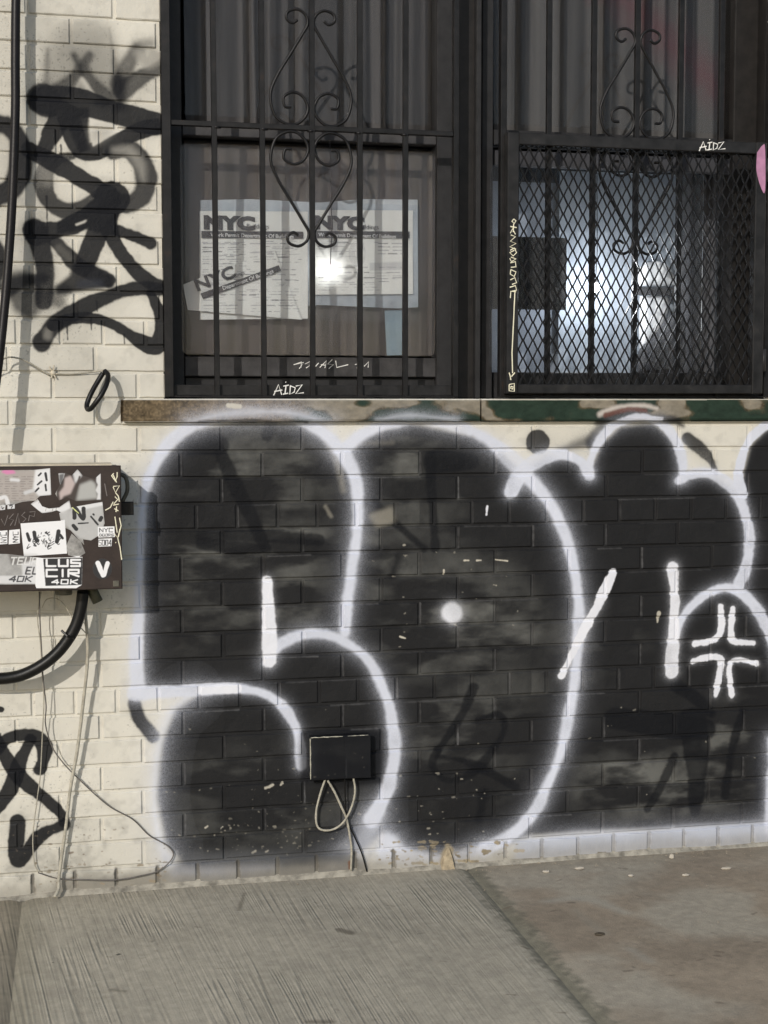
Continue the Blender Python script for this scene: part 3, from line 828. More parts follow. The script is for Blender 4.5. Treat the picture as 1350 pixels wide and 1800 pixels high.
M_SHEET2 = sheet('clear_plastic_sheet', (0.97, 0.98, 0.99), (0.34, 0.35, 0.38), 0.04, 0.12)
M_GLASS = sheet('dusty_glass', (0.95, 0.95, 0.95), (0.24, 0.24, 0.24), 0.025, 0.06)
M_SLEEVE = sheet('plastic_sleeve', (0.97, 0.98, 0.99), (0.45, 0.48, 0.52), 0.016, 0.25)

def ground_mat(name):
    m, t, b = mat(name)
    uv, ge = canvas_uv(t, G, 'XY')
    im = N(t, 'ShaderNodeTexImage', image=GROUND_IMG, extension='EXTEND', interpolation='Cubic')
    t.links.new(uv, im.inputs[0])
    t.links.new(im.outputs['Color'], b.inputs['Base Color'])
    b.inputs['Roughness'].default_value = 0.85
    x = bump(t, b, im.outputs['Alpha'], 1.0, 0.0035)
    bump(t, b, noise(t, 300, 4, 0.7, ge.outputs['Position']), 0.5, 0.0012, x)
    return m
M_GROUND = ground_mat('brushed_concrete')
M_STREET = plain('asphalt', (0.05, 0.05, 0.05), 0.9)

# ------------------------------------------------------------------ ground
g0 = tag(MB().box(-60, 60, -60, 0.3, -0.30, -0.16).build('street', M_STREET), kind='structure')
pav = empty('sidewalk', (0, 0, 0), kind='structure')
MB().box(-9, 9, -3.4, 0.02, -0.15, -0.010).build('bedding', M_GROUND, pav)
def slab(x0, x1, y0, y1):
    nx = max(2, int((x1 - x0) / 0.05)); ny = max(2, int((y1 - y0) / 0.05))
    c = 0.028
    xs_ = [x0, x0 + c * .35, x0 + c] + list(np.linspace(x0 + c, x1 - c, nx)[1:-1]) + [x1 - c, x1 - c * .35, x1]
    ys_ = [y0, y0 + c * .35, y0 + c] + list(np.linspace(y0 + c, y1 - c, ny)[1:-1]) + [y1 - c, y1]
    v, f = [], []
    for j, yy_ in enumerate(ys_):
        for i, xx_ in enumerate(xs_):
            e = min(xx_ - x0, x1 - xx_, yy_ - y0)
            dz = 0.0 if e >= c - 1e-6 else (-0.0060 if e < 1e-6 else -0.0032)
            dz += 0.0022 * (float(fbm(np.array([xx_ * 3]), np.array([yy_ * 3]), 91, 2)[0]) - 0.5)
            v.append((xx_, yy_, dz))
    n = len(xs_)
    for j in range(len(ys_) - 1):
        for i in range(n - 1):
            f.append((j * n + i, j * n + i + 1, (j + 1) * n + i + 1, (j + 1) * n + i))
    o = MB().add(v, f).build('slab', M_GROUND, pav, True)
    return o
JX = [-3.2, -1.95, gx_l, gx_r, 1.62, 2.8]
for a, b_ in zip(JX[:-1], JX[1:]):
    slab(a, b_, -1.3, 0.004)
    slab(a, b_, -2.6, -1.3)

# ------------------------------------------------------------------ the brick wall
XJ = W1(286, 400)[0]                          # left side of the window opening
XR = W1(1362, 400)[0]                         # right side of it
ZS = W1(600, 702)[1]                          # top of the sill
ZSB = W1(600, 741)[1]                         # foot of the sill
XS = W1(217, 720)[0]                          # left end of the sill
ZT = 2.75
wall = empty('brick_wall', (0.3, 0, 0), 'cream painted brick wall covered in big black and white graffiti lettering', 'wall')
mb = MB()
MY0, MY1 = 0.0046, 0.24
mb.box(-2.6, XJ - 0.002, MY0, MY1, -0.02, ZT + 0.4)
mb.box(XJ - 0.002, XR + 0.002, MY0, MY1, -0.02, ZS - 0.004)
mb.box(XR + 0.002, 3.4, MY0, MY1, -0.02, ZT + 0.4)
mb.box(XJ - 0.002, XR + 0.002, MY0, MY1, ZT, ZT + 0.4)
mb.build('mortar', M_MORTAR, wall)
MB().cbox(XS - 0.004, 1.60, -0.003, 0.006, ZG + 0.004, ZSB - 0.001, 0.0015).build('mortar_strip', M_MORTAR, wall)
J = 0.0074
_bm = {}
def brick_mesh(w, h, key):
    k = (round(w, 4), round(h, 4), key)
    if k not in _bm:
        rs = random.Random(str(k))
        c = 0.0024
        nx = 4 if w > 0.15 else 3
        # front face as a slightly wavy grid with a chamfered rim
        v, f = [], []
        xs_ = [-w / 2 + c + (w - 2 * c) * i / nx for i in range(nx + 1)]
        zs_ = [-h / 2 + c, h / 2 - c]
        for z in zs_:
            for i, x in enumerate(xs_):
                v.append((x, rs.uniform(-0.0008, 0.0008), z + rs.uniform(-0.0008, 0.0008)))
        for i in range(nx):
            f.append((i, i + 1, nx + 2 + i, nx + 1 + i))
        n0 = len(v)
        rim = [(x, -h / 2) for x in xs_] + [(x, h / 2) for x in reversed(xs_)]
        rim[0] = (-w / 2, -h / 2); rim[nx] = (w / 2, -h / 2); rim[nx + 1] = (w / 2, h / 2); rim[-1] = (-w / 2, h / 2)
        order = list(range(nx + 1)) + list(range(2 * nx + 1, nx, -1))
        for (x, z) in rim: v.append((x + rs.uniform(-.0004, .0004), 0.0024, z + rs.uniform(-.0006, .0006)))
        for (x, z) in rim: v.append((x, 0.02, z))
        m_ = len(rim)
        for i in range(m_):
            j = (i + 1) % m_
            f.append((order[i], n0 + i, n0 + j, order[j]))
            f.append((n0 + i, n0 + m_ + i, n0 + m_ + j, n0 + j))
        me = MB().add(v, f).mesh('brick')
        me.materials.append(M_WALL)
        _bm[k] = me
    return _bm[k]
def toimg(x, z):
    p = Vector((x, 0, z)) - Vector((CX, -CD, CZ))
    w_ = p.dot(_fwd)
    return 675 + F * p.dot(_r2) / w_, 900 - F * p.dot(_u2) / w_
rest = MB()
nb = 0
for row in range(-27, 18):
    z0, z1 = ZG - (row + 1) * COURSE, ZG - row * COURSE
    zc = (z0 + z1) / 2
    header = (row - 3) % 7 == 0
    if header:
        st, o0 = L / 2, {3: 0.19, 10: 0.20, 17: 0.16}.get(row, 0.1) * L
    else:
        st = L
        o0 = (0.0 if row % 2 == 0 else 0.5) * L + (-0.22 * L if row < -4 else 0.0)
    spans = [(-2.6, 3.4)]
    if row <= -1:
        lim = XS - 0.004 if row == -1 else XJ
        rlim = 1.60 if row == -1 else XR
        spans = [(-2.6, lim), (rlim, 3.4)]
    if row <= -27: spans = [(-2.6, 3.4)]
    for sa, sb in spans:
        k0 = int(math.floor((sa - o0) / st)) - 1
        x = o0 + k0 * st
        while x < sb:
            a, b_ = max(x, sa), min(x + st, sb)
            x += st
            if b_ - a < 0.02: continue
            cutl, cutr = a == sa, b_ == sb
            wa = a if cutl else a + J / 2; wb = b_ if cutr else b_ - J / 2
            w = wb - wa
            xc = (wa + wb) / 2
            (u0, v0), (u1, v1) = toimg(wa, z1), toimg(wb, z0)
            vis = u1 > -25 and u0 < 1375 and v1 > -25 and v0 < 1650
            jit = random.Random(row * 1000 + int(x * 100))
            loc = Vector((xc + jit.uniform(-.0012, .0012) * (0 if cutr or cutl else 1), jit.uniform(-0.0009, 0.0008), zc + jit.uniform(-.001, .001)))
            if vis and nb < 300:
                me = brick_mesh(w, COURSE - J, jit.randrange(3))
                o = link('brick', me, wall)
                o.matrix_parent_inverse = Matrix.Identity(4)
                o.location = loc - wall.location
                o.rotation_euler = (jit.uniform(-.010, .010), jit.uniform(-.004, .004), jit.uniform(-.005, .005))
                nb += 1
            else:
                rest.cbox(loc.x - w / 2, loc.x + w / 2, loc.y, 0.02, loc.z - (COURSE - J) / 2, loc.z + (COURSE - J) / 2, 0.003)
tag(rest.build('brickwork', M_WALL, wall), kind='stuff')
# cement fillet along the foot
fil = []
pts_ = []
for i in range(81):
    x = -2.6 + 6.0 * i / 80
    pts_.append((x, 0.0, 0.004 + 0.014 * float(fbm(np.array([x * 7]), np.array([0.3]), 97, 3)[0])))
v = []
for x, y_, h_ in pts_:
    d_ = 0.010 + 0.012 * float(fbm(np.array([x * 9]), np.array([4.3]), 98, 3)[0])
    v += [(x, -d_, -0.004), (x, -d_ * 0.45, h_ * 0.4), (x, 0.004, h_)]
f = []
for i in range(80):
    for k in (0, 1):
        f.append((i * 3 + k, (i + 1) * 3 + k, (i + 1) * 3 + k + 1, i * 3 + k + 1))
M_FIL = metal('cement_fillet', (0.27, 0.25, 0.205), 0.9, 0.45, (0.40, 0.37, 0.3), 34)
MB().add(v, f).build('cement_fillet', M_FIL, wall, True)

# the sill: a thing that sits on the wall
sill = empty('window_sill', (0.5, 0, ZS), 'long tan stone window sill with worn green camouflage paint', 'window sill')
XC = W1(842, 720)[0]
for a, b_ in ((XS, XC - 0.0025), (XC + 0.0025, 1.60)):
    nx = 24
    v, f = [], []
    rs = random.Random(5)
    for i in range(nx + 1):
        x = a + (b_ - a) * i / nx
        e = rs.uniform(-.0015, .0015)
        v += [(x, 0.02, ZSB), (x, -0.016, ZSB + 0.001), (x, -0.0185 + e, ZSB + 0.006), (x, -0.018 + e, ZS - 0.006 + e), (x, -0.013 + e, ZS + 0.001), (x, 0.15, ZS + 0.003)]
    for i in range(nx):
        for k in range(5):
            f.append((i * 6 + k, i * 6 + k + 1, (i + 1) * 6 + k + 1, (i + 1) * 6 + k)[::-1])
    f.append((0, 1, 2, 3, 4, 5)); f.append(tuple(nx * 6 + k for k in (5, 4, 3, 2, 1, 0)))
    MB().add(v, f).build('stone', M_SILL, sill)

# ------------------------------------------------------------------ the room behind, dark shell
sh = MB()
x0, x1, z0, z1 = XJ - 0.3, XR + 0.4, ZS - 0.3, ZT + 0.2
sh.box(x0, x1, 1.30, 1.34, z0, z1); sh.box(x0 - .04, x0, 0.241, 1.34, z0, z1); sh.box(x1, x1 + .04, 0.241, 1.34, z0, z1)
sh.box(x0 - .04, x1 + .04, 0.241, 1.34, z1, z1 + .04); sh.box(x0 - .04, x1 + .04, 0.241, 1.34, z0 - .04, z0)
tag(sh.build('room_wall', M_ROOM), kind='structure')

# ------------------------------------------------------------------ windows
def rect(px0, py0, px1, py1, y):
    (a, b1), (c, d) = W1(px0, py0, y), W1(px1, py1, y)
    return min(a, c), max(a, c), min(b1, d), max(b1, d)
def bar_px(m_, px0, py0, px1, py1, y0, y1, c=0.002, zbot=None, ztop=None):
    xm = (px0 + px1) / 2
    a = W1(px0, 450, y0)[0]; b1 = W1(px1, 450, y0)[0]
    z1_ = ztop if ztop is not None else W1(xm, py0, y0)[1]
    z0_ = zbot if zbot is not None else W1(xm, py1, y0)[1]
    m_.cbox(a, b1, y0, y1, z0_, z1_, c)
    return m_
ZTOP = ZT - 0.01
ZB = ZS + 0.0035
win1 = empty('window', P3(550, 690, 0.12), 'left sash window holding paper notices behind hazy plastic', 'window', 'barred windows of the wall')
bar_px(MB(), 294, 0, 322, 0, 0.10, 0.16, zbot=ZB, ztop=ZTOP).build('stile', M_SASH, win1)
bar_px(MB(), 768, 0, 800, 0, 0.10, 0.16, zbot=ZB, ztop=ZTOP).build('stile', M_SASH, win1)
bar_px(MB(), 323, 628, 767, 662, 0.108, 0.15).build('bottom_rail', M_RAIL, win1)
bar_px(MB(), 323, 221, 767, 246, 0.108, 0.15).build('meeting_rail', M_RAIL, win1)
bar_px(MB(), 323, 664, 767, 0, 0.125, 0.16, zbot=ZB).build('sill_rail', M_SASH, win1)
r_ = rect(323, 246.5, 767, 627.5, .132); MB().box(r_[0], r_[1], .132, .136, r_[2], r_[3]).build('pane', M_GLASS, win1)
r_ = rect(323, 0, 767, 220.5, .126); MB().box(r_[0], r_[1], .126, .130, r_[2], ZTOP).build('pane', M_GLASS, win1)
win2 = empty('window', P3(1100, 690, 0.12), 'right sash window with a lit room behind black mesh', 'window', 'barred windows of the wall')
bar_px(MB(), 846, 0, 866, 0, 0.10, 0.16, zbot=ZB, ztop=ZTOP).build('stile', M_SASH, win2)
bar_px(MB(), 1286, 0, 1345, 0, 0.10, 0.16, zbot=ZB, ztop=ZTOP).build('stile', M_POST, win2)
bar_px(MB(), 867, 655, 1285, 690, 0.125, 0.16, zbot=ZB).build('bottom_rail', M_SASH, win2)
bar_px(MB(), 867, 236, 1285, 262, 0.108, 0.15).build('meeting_rail', M_SASH, win2)
r_ = rect(867, 0, 1285, 235.5, .126); MB().box(r_[0], r_[1], .126, .130, r_[2], ZTOP).build('pane', M_GLASS, win2)
# post between the two windows
post = empty('window_post', P3(825, 690, 0.06), 'dark brown post between the two barred windows', 'post')
bar_px(MB(), 806, 0, 836, 0, 0.070, 0.17, zbot=ZB, ztop=ZTOP).build('core', M_POST, post)
bar_px(MB(), 836.5, 0, 845.5, 0, 0.045, 0.17, zbot=ZB, ztop=ZTOP).build('bead', M_SASH, post)
post2 = empty('window_post', P3(1352, 690, 0.06), 'dark post at the far right side of the mesh screen', 'post')
bar_px(MB(), 1340, 0, 1361, 0, 0.05, 0.17, zbot=ZB, ztop=ZTOP).build('core', M_POST, post2)

# curtains behind the upper panes
def curtain(name, px0, px1, zb, m_, label, y=0.17, amp=0.012, wl=0.055, seed=1):
    a = W1(px0, 200, y)[0]; b1 = W1(px1, 200, y)[0]
    n = int((b1 - a) / 0.004)
    v, f = [], []
    for i in range(n + 1):
        x = a + (b1 - a) * i / n
        ph = float(fbm(np.array([x * 6.0]), np.array([seed * 3.3]), 101, 2)[0]) * 14
        yy_ = y + amp * math.sin(2 * PI * x / wl + ph) + 0.0015 * math.sin(2 * PI * x / 0.031 + 2 * ph)
        for k, z in enumerate((zb, zb + 0.25, ZTOP - 0.02)):
            v.append((x + 0.004 * math.sin(x * 40 + k), yy_, z + (0.004 * math.sin(x * 55) if k == 0 else 0)))
    for i in range(n):
        for k in (0, 1):
            f.append((i * 3 + k, (i + 1) * 3 + k, (i + 1) * 3 + k + 1, i * 3 + k + 1))
    o = MB().add(v, f).build(name, m_, None, True)
    return tag(o, label, 'curtain', 'curtains behind the upper panes')
curtain('curtain', 324, 766, W1(550, 236, .17)[1], M_CURT, 'pleated grey curtain behind the upper pane of the left window', amp=0.009, wl=0.085)
curtain('curtain', 868, 1284, W1(1080, 250, .17)[1], M_CURT2, 'grey curtain with a red spray streak, upper right window', amp=0.009, wl=0.085, seed=4)

def rounded(px0, py0, px1, py1, y, r=0.012, n=5):
    a, b1, c, d = rect(px0, py0, px1, py1, y)
    out_ = []
    for (cx_, cz_, s) in ((b1 - r, d - r, 0), (a + r, d - r, 1), (a + r, c + r, 2), (b1 - r, c + r, 3)):
        for k in range(n + 1):
            an = PI / 2 * (s + k / n)
            out_.append((cx_ + r * math.cos(an), cz_ + r * math.sin(an)))
    return out_
o = MB().prism(rounded(316, 252, 764, 625, .072, 0.014), .072, .0745).build('plastic_sheet', M_SHEET)
tag(o, 'hazy clear plastic sheet with rounded corners over paper notices', 'plastic sheet', 'plastic sheets over the windows')
o = MB().prism(rounded(862, 292, 1232, 650, .088, 0.012), .088, .0905).build('plastic_sheet', M_SHEET2)
tag(o, 'clear plastic sheet behind the mesh screen in front of the lit room', 'plastic sheet', 'plastic sheets over the windows')
# board behind the notices
M_BOARD = cloth('brown_grey_board', (0.045, 0.039, 0.038), (0.12, 0.105, 0.085))
r_ = rect(324, 250, 766, 626, .150)
tag(MB().box(r_[0], r_[1], .150, .156, r_[2], r_[3]).build('backing_board', M_BOARD), 'brown grey board behind the paper notices in the left window', 'board')

# ------------------------------------------------------------------ paper notices
PY = 0.1265
PC = Canvas(*[W1(310, 400, PY)[0], W1(745, 400, PY)[0], W1(500, 580, PY)[1], W1(500, 340, PY)[1]], 0.0006, (0.70, 0.70, 0.655), lambda p: wp(p, PY))
PC.img[..., :3] *= (0.88 + 0.2 * fbm(PC.X * 14, PC.V * 14, 111, 4))[..., None]
INK = np.array((0.10, 0.10, 0.11)); MID = np.array((0.32, 0.32, 0.32))
rsn = random.Random(3)
def textlines(x0, x1, y0, y1, step, ang=0.0, dens=0.8, w=2.0):
    y = y0
    ca, sa = math.cos(ang), math.sin(ang)
    while y < y1:
        x = x0
        while x < x1:
            ln = rsn.uniform(5, 22)
            if rsn.random() < dens:
                e = min(x + ln, x1)
                q = [(x0 + (x - x0) * ca + (y - y0) * sa, y0 - (x - x0) * sa + (y - y0) * ca), (x0 + (e - x0) * ca + (y - y0) * sa, y0 - (e - x0) * sa + (y - y0) * ca)]
                PC.stroke(q, w, MID if rsn.random() < 0.7 else INK, 0.6, 0.75, smooth=False, wob=1.2)
            x += ln + rsn.uniform(3, 9)
        y += step
textlines(356, 432, 426, 472, 4.2, dens=0.75, w=1.1); textlines(445, 530, 424, 465, 4.6, dens=0.6, w=1.1); textlines(356, 525, 478, 552, 5, dens=0.55, w=1.1); textlines(556, 640, 424, 455, 4.5, dens=0.6, w=1.1); textlines(560, 718, 480, 512, 5, dens=0.55, w=1.1)
textlines(358, 420, 428, 470, 7, dens=0.75); textlines(440, 525, 428, 460, 8, dens=0.6); textlines(358, 520, 474, 540, 9, dens=0.6)
textlines(560, 700, 426, 440, 7, dens=0.4); textlines(665, 712, 428, 450, 6, dens=0.9); textlines(560, 716, 470, 505, 9, dens=0.5)
PC.poly([(650, 462), (716, 460), (716, 474), (650, 476)], MID * 1.3, 1, 0.6)
for k in range(5):
    PC.stroke([(628 + 14 * math.cos(a) * (1 - k * .16), 446 + 22 * math.sin(a) * (1 - k * .16)) for a in np.linspace(0, 2 * PI, 20)], 1.6, MID, 0.6, 0.5)
M_PAPER, t_, b_p = mat('printed_paper')
uv_, ge_ = canvas_uv(t_, PC)
PAPER_IMG = PC.image('notice_print')
im_ = N(t_, 'ShaderNodeTexImage', image=PAPER_IMG, extension='EXTEND'); t_.links.new(uv_, im_.inputs[0])
t_.links.new(im_.outputs['Color'], b_p.inputs['Base Color']); b_p.inputs['Roughness'].default_value = 0.6

def text(body, px, py, hpx, y, parent, m_, ang=0.0, sx=1.0, bold=0.0, name='lettering'):
    cu = bpy.data.curves.new(name, 'FONT')
    cu.body = body
    cu.size = hpx * MMPX / 0.70
    cu.offset = bold * hpx * MMPX
    cu.fill_mode = 'FRONT'
    cu.resolution_u = 3
    cu.materials.append(m_)
    tmp = bpy.data.objects.new(name + '_curve', cu)
    COL.objects.link(tmp)
    bpy.context.view_layer.update()
    me = bpy.data.meshes.new_from_object(tmp.evaluated_get(bpy.context.evaluated_depsgraph_get()))
    bpy.data.objects.remove(tmp); bpy.data.curves.remove(cu)
    me.name = name
    if not me.materials: me.materials.append(m_)
    o_ = bpy.data.objects.new(name, me)
    COL.objects.link(o_)
    o_.parent = parent
    o_.location = P3(px, py, y) - Vector(parent.location)
    o_.rotation_euler = (PI / 2, -ang, 0)
    o_.scale = (sx, 1, 1)
    return o_
def notice(quad, y, label):
    e = empty('permit_notice', P3(sum(q[0] for q in quad) / 4, quad[2][1], y), label, 'notice', 'building permit notices')
    p = wp(quad, y)
    mb_ = MB()
    # slightly curled sheet
    n = 6
    for side in (0, 1):
        for i in range(n + 1):
            for j in range(n + 1):
                a, b1 = i / n, j / n
                q = (p[0] * (1 - a) + p[1] * a) * (1 - b1) + (p[3] * (1 - a) + p[2] * a) * b1
                mb_.v.append((q[0], y + side * 0.0006 + 0.003 * (a - .5) ** 2 + 0.0015 * math.sin(5 * b1), q[1]))
    m_ = (n + 1) ** 2
    for i in range(n):
        for j in range(n):
            k = i * (n + 1) + j
            mb_.f.append((k, k + 1, k + n + 2, k + n + 1))
            mb_.f.append((m_ + k, m_ + k + n + 1, m_ + k + n + 2, m_ + k + 1))
    mb_.build('paper', M_PAPER, e, True)
    return e
def barp(parent, pts, y):
    MB().prism([tuple(q) for q in wp(pts, y)][::-1], y, y + 0.0004).build('header_band', M_PRINT, parent)
n1_ = notice([(351, 371), (541, 372), (541, 560), (351, 562)], PY, 'upright permit notice at the left with bold NYC heading and black band')
text('NYC', 358, 401, 21, PY - .0022, n1_, M_PRINT, sx=1.42, bold=.10)
text('Buildings', 433, 401, 8, PY - .0022, n1_, M_PRINT)
barp(n1_, [(354, 406), (533, 407), (533, 419), (354, 418)], PY - .0022)
text('Work Permit Department Of Buildings', 370, 415.6, 6.6, PY - .0028, n1_, M_PRINTW, sx=0.98, bold=.02)
n2_o = notice([(548, 369), (726, 370), (726, 517), (548, 518)], PY - 0.001, 'upright permit notice at the right of the window, lit by the added bulb')
text('NYC', 553, 401, 21, PY - .0032, n2_o, M_PRINT, sx=1.42, bold=.10)
text('Buildings', 627, 402, 8, PY - .0032, n2_o, M_PRINT)
barp(n2_o, [(552, 406), (720, 407), (720, 419), (552, 418)], PY - .0032)
text('Work Permit Department Of Buildings', 560, 415.6, 6.6, PY - .0038, n2_o, M_PRINTW, sx=0.94, bold=.02)
Y3 = PY - 0.008
n3_ = notice([(322, 500), (482, 437), (531, 562), (330, 545)], Y3, 'tilted permit notice lying askew over the left notice')
tl = math.atan2(63, 160)
text('NYC', 346, 512, 20, Y3 - .0022, n3_, M_PRINT, ang=tl, sx=1.25, bold=.05)
text('Buildings', 398, 494, 7, Y3 - .0022, n3_, M_PRINT, ang=tl)
barp(n3_, [(352, 516), (490, 466), (494, 476), (357, 526)], Y3 - .0022)
text('Department Of Buildings', 392, 510, 6.6, Y3 - .0028, n3_, M_PRINTW, ang=tl * 0.92, sx=1.0, bold=.02)
o = MB().prism([tuple(q) for q in wp([(352, 352), (440, 350), (560, 356), (640, 350), (734, 351), (735, 540), (700, 542), (560, 536), (354, 552)], PY + .004)][::-1], PY + .004, PY + .0046).build('backing_sheet', M_BACK)
tag(o, 'pale bluish sheet showing round the edges of the notices', 'paper')
o = MB().prism(rounded(350, 349, 736, 566, .112, .01), .112, .1125).build('plastic_sleeve', M_SLEEVE)
tag(o, 'milky document sleeve covering the paper notices', 'plastic sleeve')
o = MB().prism([tuple(q) for q in wp([(676, 546), (712, 545), (714, 624), (680, 625)], .14)][::-1], .14, .1406).build('blue_glow_strip', M_BLUE)
tag(o, 'pale blue strip standing in for the glow under the right notice', 'paper')  # added strip whose colour stands in for a pale blue glow
# ------------------------------------------------------------------ bulbs added to make the glows in the two windows
def sphere(c, r, n=12, sz=1.0):
    m_ = MB()
    v, f = [], []
    for j in range(n // 2 + 1):
        th = PI * j / (n // 2)
        for i in range(n):
            ph = 2 * PI * i / n
            v.append((c[0] + r * math.sin(th) * math.cos(ph), c[1] + r * math.sin(th) * math.sin(ph), c[2] + r * sz * math.cos(th)))
    for j in range(n // 2):
        for i in range(n):
            f.append((j * n + i, (j + 1) * n + i, (j + 1) * n + (i + 1) % n, j * n + (i + 1) % n))
    return m_.add(v, f)
def bulb(px, py, y, r, m_, label, cordto):
    c = P3(px, py, y)
    e = empty('added_bulb', c, label, 'added bulb')
    sphere(c, r, 12, 1.15).build('globe', m_, e, True)
    MB().tube([c + Vector((0, 0, r * 1.05)), c + Vector((0, 0, r * 1.05 + 0.012))], r * 0.5, 8).build('socket', M_CARD, e)
    MB().tube([c + Vector((0, 0, r * 1.05 + 0.012)), c + Vector((0.004, 0.001, 0.1)), c + Vector((0, 0.002, cordto))], 0.0013, 6).build('cord', M_CARD, e)
bulb(581, 470, .0900, 0.0042, M_BULB, 'small bulb added for the glare in front of the right notice', 0.32)
bulb(1047, 506, .175, 0.011, M_BULB2, 'bare bulb added for the glow in the room behind the mesh', 0.40)
# lit things in the right window
r_ = rect(862, 318, 982, 650, .31)
tag(MB().box(r_[0], r_[1], .31, .315, r_[2] - .03, r_[3]).build('dim_glow_panel', M_PART), 'grey blue panel added for the dim glow behind the black card', 'dim_glow_panel')  # dimmer panel added beside the bright one to carry the fainter glow
r_ = rect(984, 300, 1196, 650, .287)
tag(MB().box(r_[0], r_[1], .287, .292, r_[2] - .02, r_[3]).build('glow_panel', M_PANEL), 'pale blue panel added behind the bulb to catch its glow', 'panel')  # added close behind the bulb so its glow shows as a patch
def blob(poly, y, dep, name, m_):
    p = cr(list(poly) + [poly[0]], 5)[:-1]
    p = [tuple(q) for q in wp(p, y)]
    cx_ = sum(q[0] for q in p) / len(p); cz_ = sum(q[1] for q in p) / len(p)
    v, f = [], []
    lv = [(1.0, 0.0), (0.96, -0.35), (0.80, -0.7), (0.5, -0.92), (0.02, -1.0)]
    n = len(p)
    for s_, d_ in lv:
        for q in p: v.append((cx_ + (q[0] - cx_) * s_, y + d_ * dep, cz_ + (q[1] - cz_) * s_))
    for k in range(len(lv) - 1):
        for i in range(n):
            f.append((k * n + i, (k + 1) * n + i, (k + 1) * n + (i + 1) % n, k * n + (i + 1) % n))
    f.append(tuple(range(n)))
    return MB().add(v, f).build(name, m_, None, True)
tag(blob([(1122, 503), (1120, 478), (1134, 462), (1160, 460), (1178, 474), (1186, 492), (1186, 503)], .282, .022, 'plastic_bag', M_BAG), 'upper white plastic bag, dome shaped, above the dark strap', 'bag', 'white bags in the lit room')
tag(blob([(1124, 520), (1172, 520), (1170, 560), (1158, 582), (1140, 596), (1124, 612)], .282, .022, 'plastic_bag', M_BAG), 'lower white plastic bag tapering down under the dark strap', 'bag', 'white bags in the lit room')
r_ = rect(1116, 504, 1196, 520, .25)
tag(MB().cbox(r_[0], r_[1], .246, .250, r_[2], r_[3], .001).build('strap', M_CARD), 'dark strap across the white bags in the lit room', 'strap')
tag(blob([(1120, 660), (1122, 618), (1150, 590), (1172, 560), (1215, 540), (1240, 660)], .245, .03, 'sack', M_DRAPE), 'dark grey sack in front of the white bags', 'sack')
r_ = rect(866, 415, 995, 545, .104)
tag(MB().box(r_[0], r_[1], .104, .107, r_[2], r_[3]).build('dark_card', M_CARD), 'black square card behind the clear plastic sheet', 'card')
cu_ = curtain('drape', 1194, 1300, W1(1230, 655, .22)[1], M_DRAPE, 'dark grey drape at the right of the lit room', y=0.22, amp=0.010, wl=0.07, seed=8)
cu_['group'] = ''
del cu_['group']
r_ = rect(868, 263, 1284, 306, .12)
tag(MB().cbox(r_[0], r_[1], .12, .135, r_[2], r_[3], .004).build('blocking_blind', M_DRAPE), 'dark roll at the top of the lit room, sized to block sun', 'blocking_blind')  # sized and placed to block a band of sun on the panel

# ------------------------------------------------------------------ window guards
GY = -0.008                                   # front of the guard bars
def zpx(px, py, y=GY): return W1(px, py, y)[1]
def xpx(px, y=GY): return W1(px, 450, y)[0]
ZBAR = zpx(600, 227)
BW = 0.0065
HX, HZ = W1(548.5, 226, GY)
half = [(571, 37), (580, 43), (590, 36), (587, 24), (571, 18), (557, 26), (553, 42), (562, 60), (585, 100), (607, 138), (619, 172), (612, 206), (594, 220), (575, 220), (559, 206), (554, 188), (563, 170), (580, 164), (596, 174), (594, 190), (583, 191)]
hp = [(W1(a, b1, GY)[0] - HX, W1(a, b1, GY)[1] - HZ) for a, b1 in half]
hp = cr(hp, 6)
def scroll_mesh(fx, fz):
    m_ = MB().tube([(fx * q[0], 0.0, fz * q[1]) for q in hp], 0.0038, 6, 1.0)
    me = m_.mesh('scroll'); me.materials.append(M_GUARD); me.shade_smooth()
    return me
SCR = [scroll_mesh(a, b1) for a in (1, -1) for b1 in (1, -1)]
def guard(name, label, bars, cxp, frame_l, frame_r, zb, low=None):
    e = empty(name, Vector((xpx(cxp), GY, zb)), label, 'window guard', 'window guards')
    barm = None
    for px in bars:
        x = xpx(px)
        if barm is None:
            b0 = MB().cbox(-BW, BW, GY, GY + 0.013, zb + 0.002, ZTOP - 0.03, 0.001)
            barm = b0.mesh('bar'); barm.materials.append(M_GUARD)
        o_ = link('bar', barm, e); o_.matrix_parent_inverse = Matrix.Identity(4)
        o_.location = Vector((x, 0, 0)) - Vector(e.location)
        o_.rotation_euler = (0, random.uniform(-.0035, .0035), 0)
        MB().tube([(x - BW - .003, GY + .006, ZBAR - .007), (x, GY - .0012, ZBAR - .0078), (x + BW + .003, GY + .006, ZBAR - .007)], .0032, 6).build('weld', M_GUARD, e, True)
    for (a, b1) in (frame_l, frame_r):
        MB().cbox(xpx(a), xpx(b1), GY - 0.004, GY + 0.020, zb - 0.0005, ZTOP - 0.02, 0.0015).build('frame_post', M_GUARD, e)
    MB().cbox(xpx(frame_l[1]) + 0.0003, xpx(frame_r[0]) - 0.0003, GY + 0.0005, GY + 0.0155, ZBAR - 0.006, ZBAR + 0.0065, 0.001).build('cross_bar', M_GUARD, e)
    MB().cbox(xpx(frame_l[1]) + 0.0003, xpx(frame_r[0]) - 0.0003, GY + 0.0135, GY + 0.019, zb + 0.004, zb + 0.030, 0.001).build('bottom_plate', M_GATE, e)
    MB().cbox(xpx(frame_l[1]) + 0.0003, xpx(frame_r[0]) - 0.0003, GY - 0.003, GY + 0.0135, zb - 0.001, zb + 0.0035, 0.001).build('bottom_bar', M_GUARD, e)
    for me in SCR:
        o_ = link('scroll', me, e); o_.matrix_parent_inverse = Matrix.Identity(4)
        o_.location = Vector((xpx(cxp), GY + 0.0045, HZ)) - Vector(e.location)
    return e
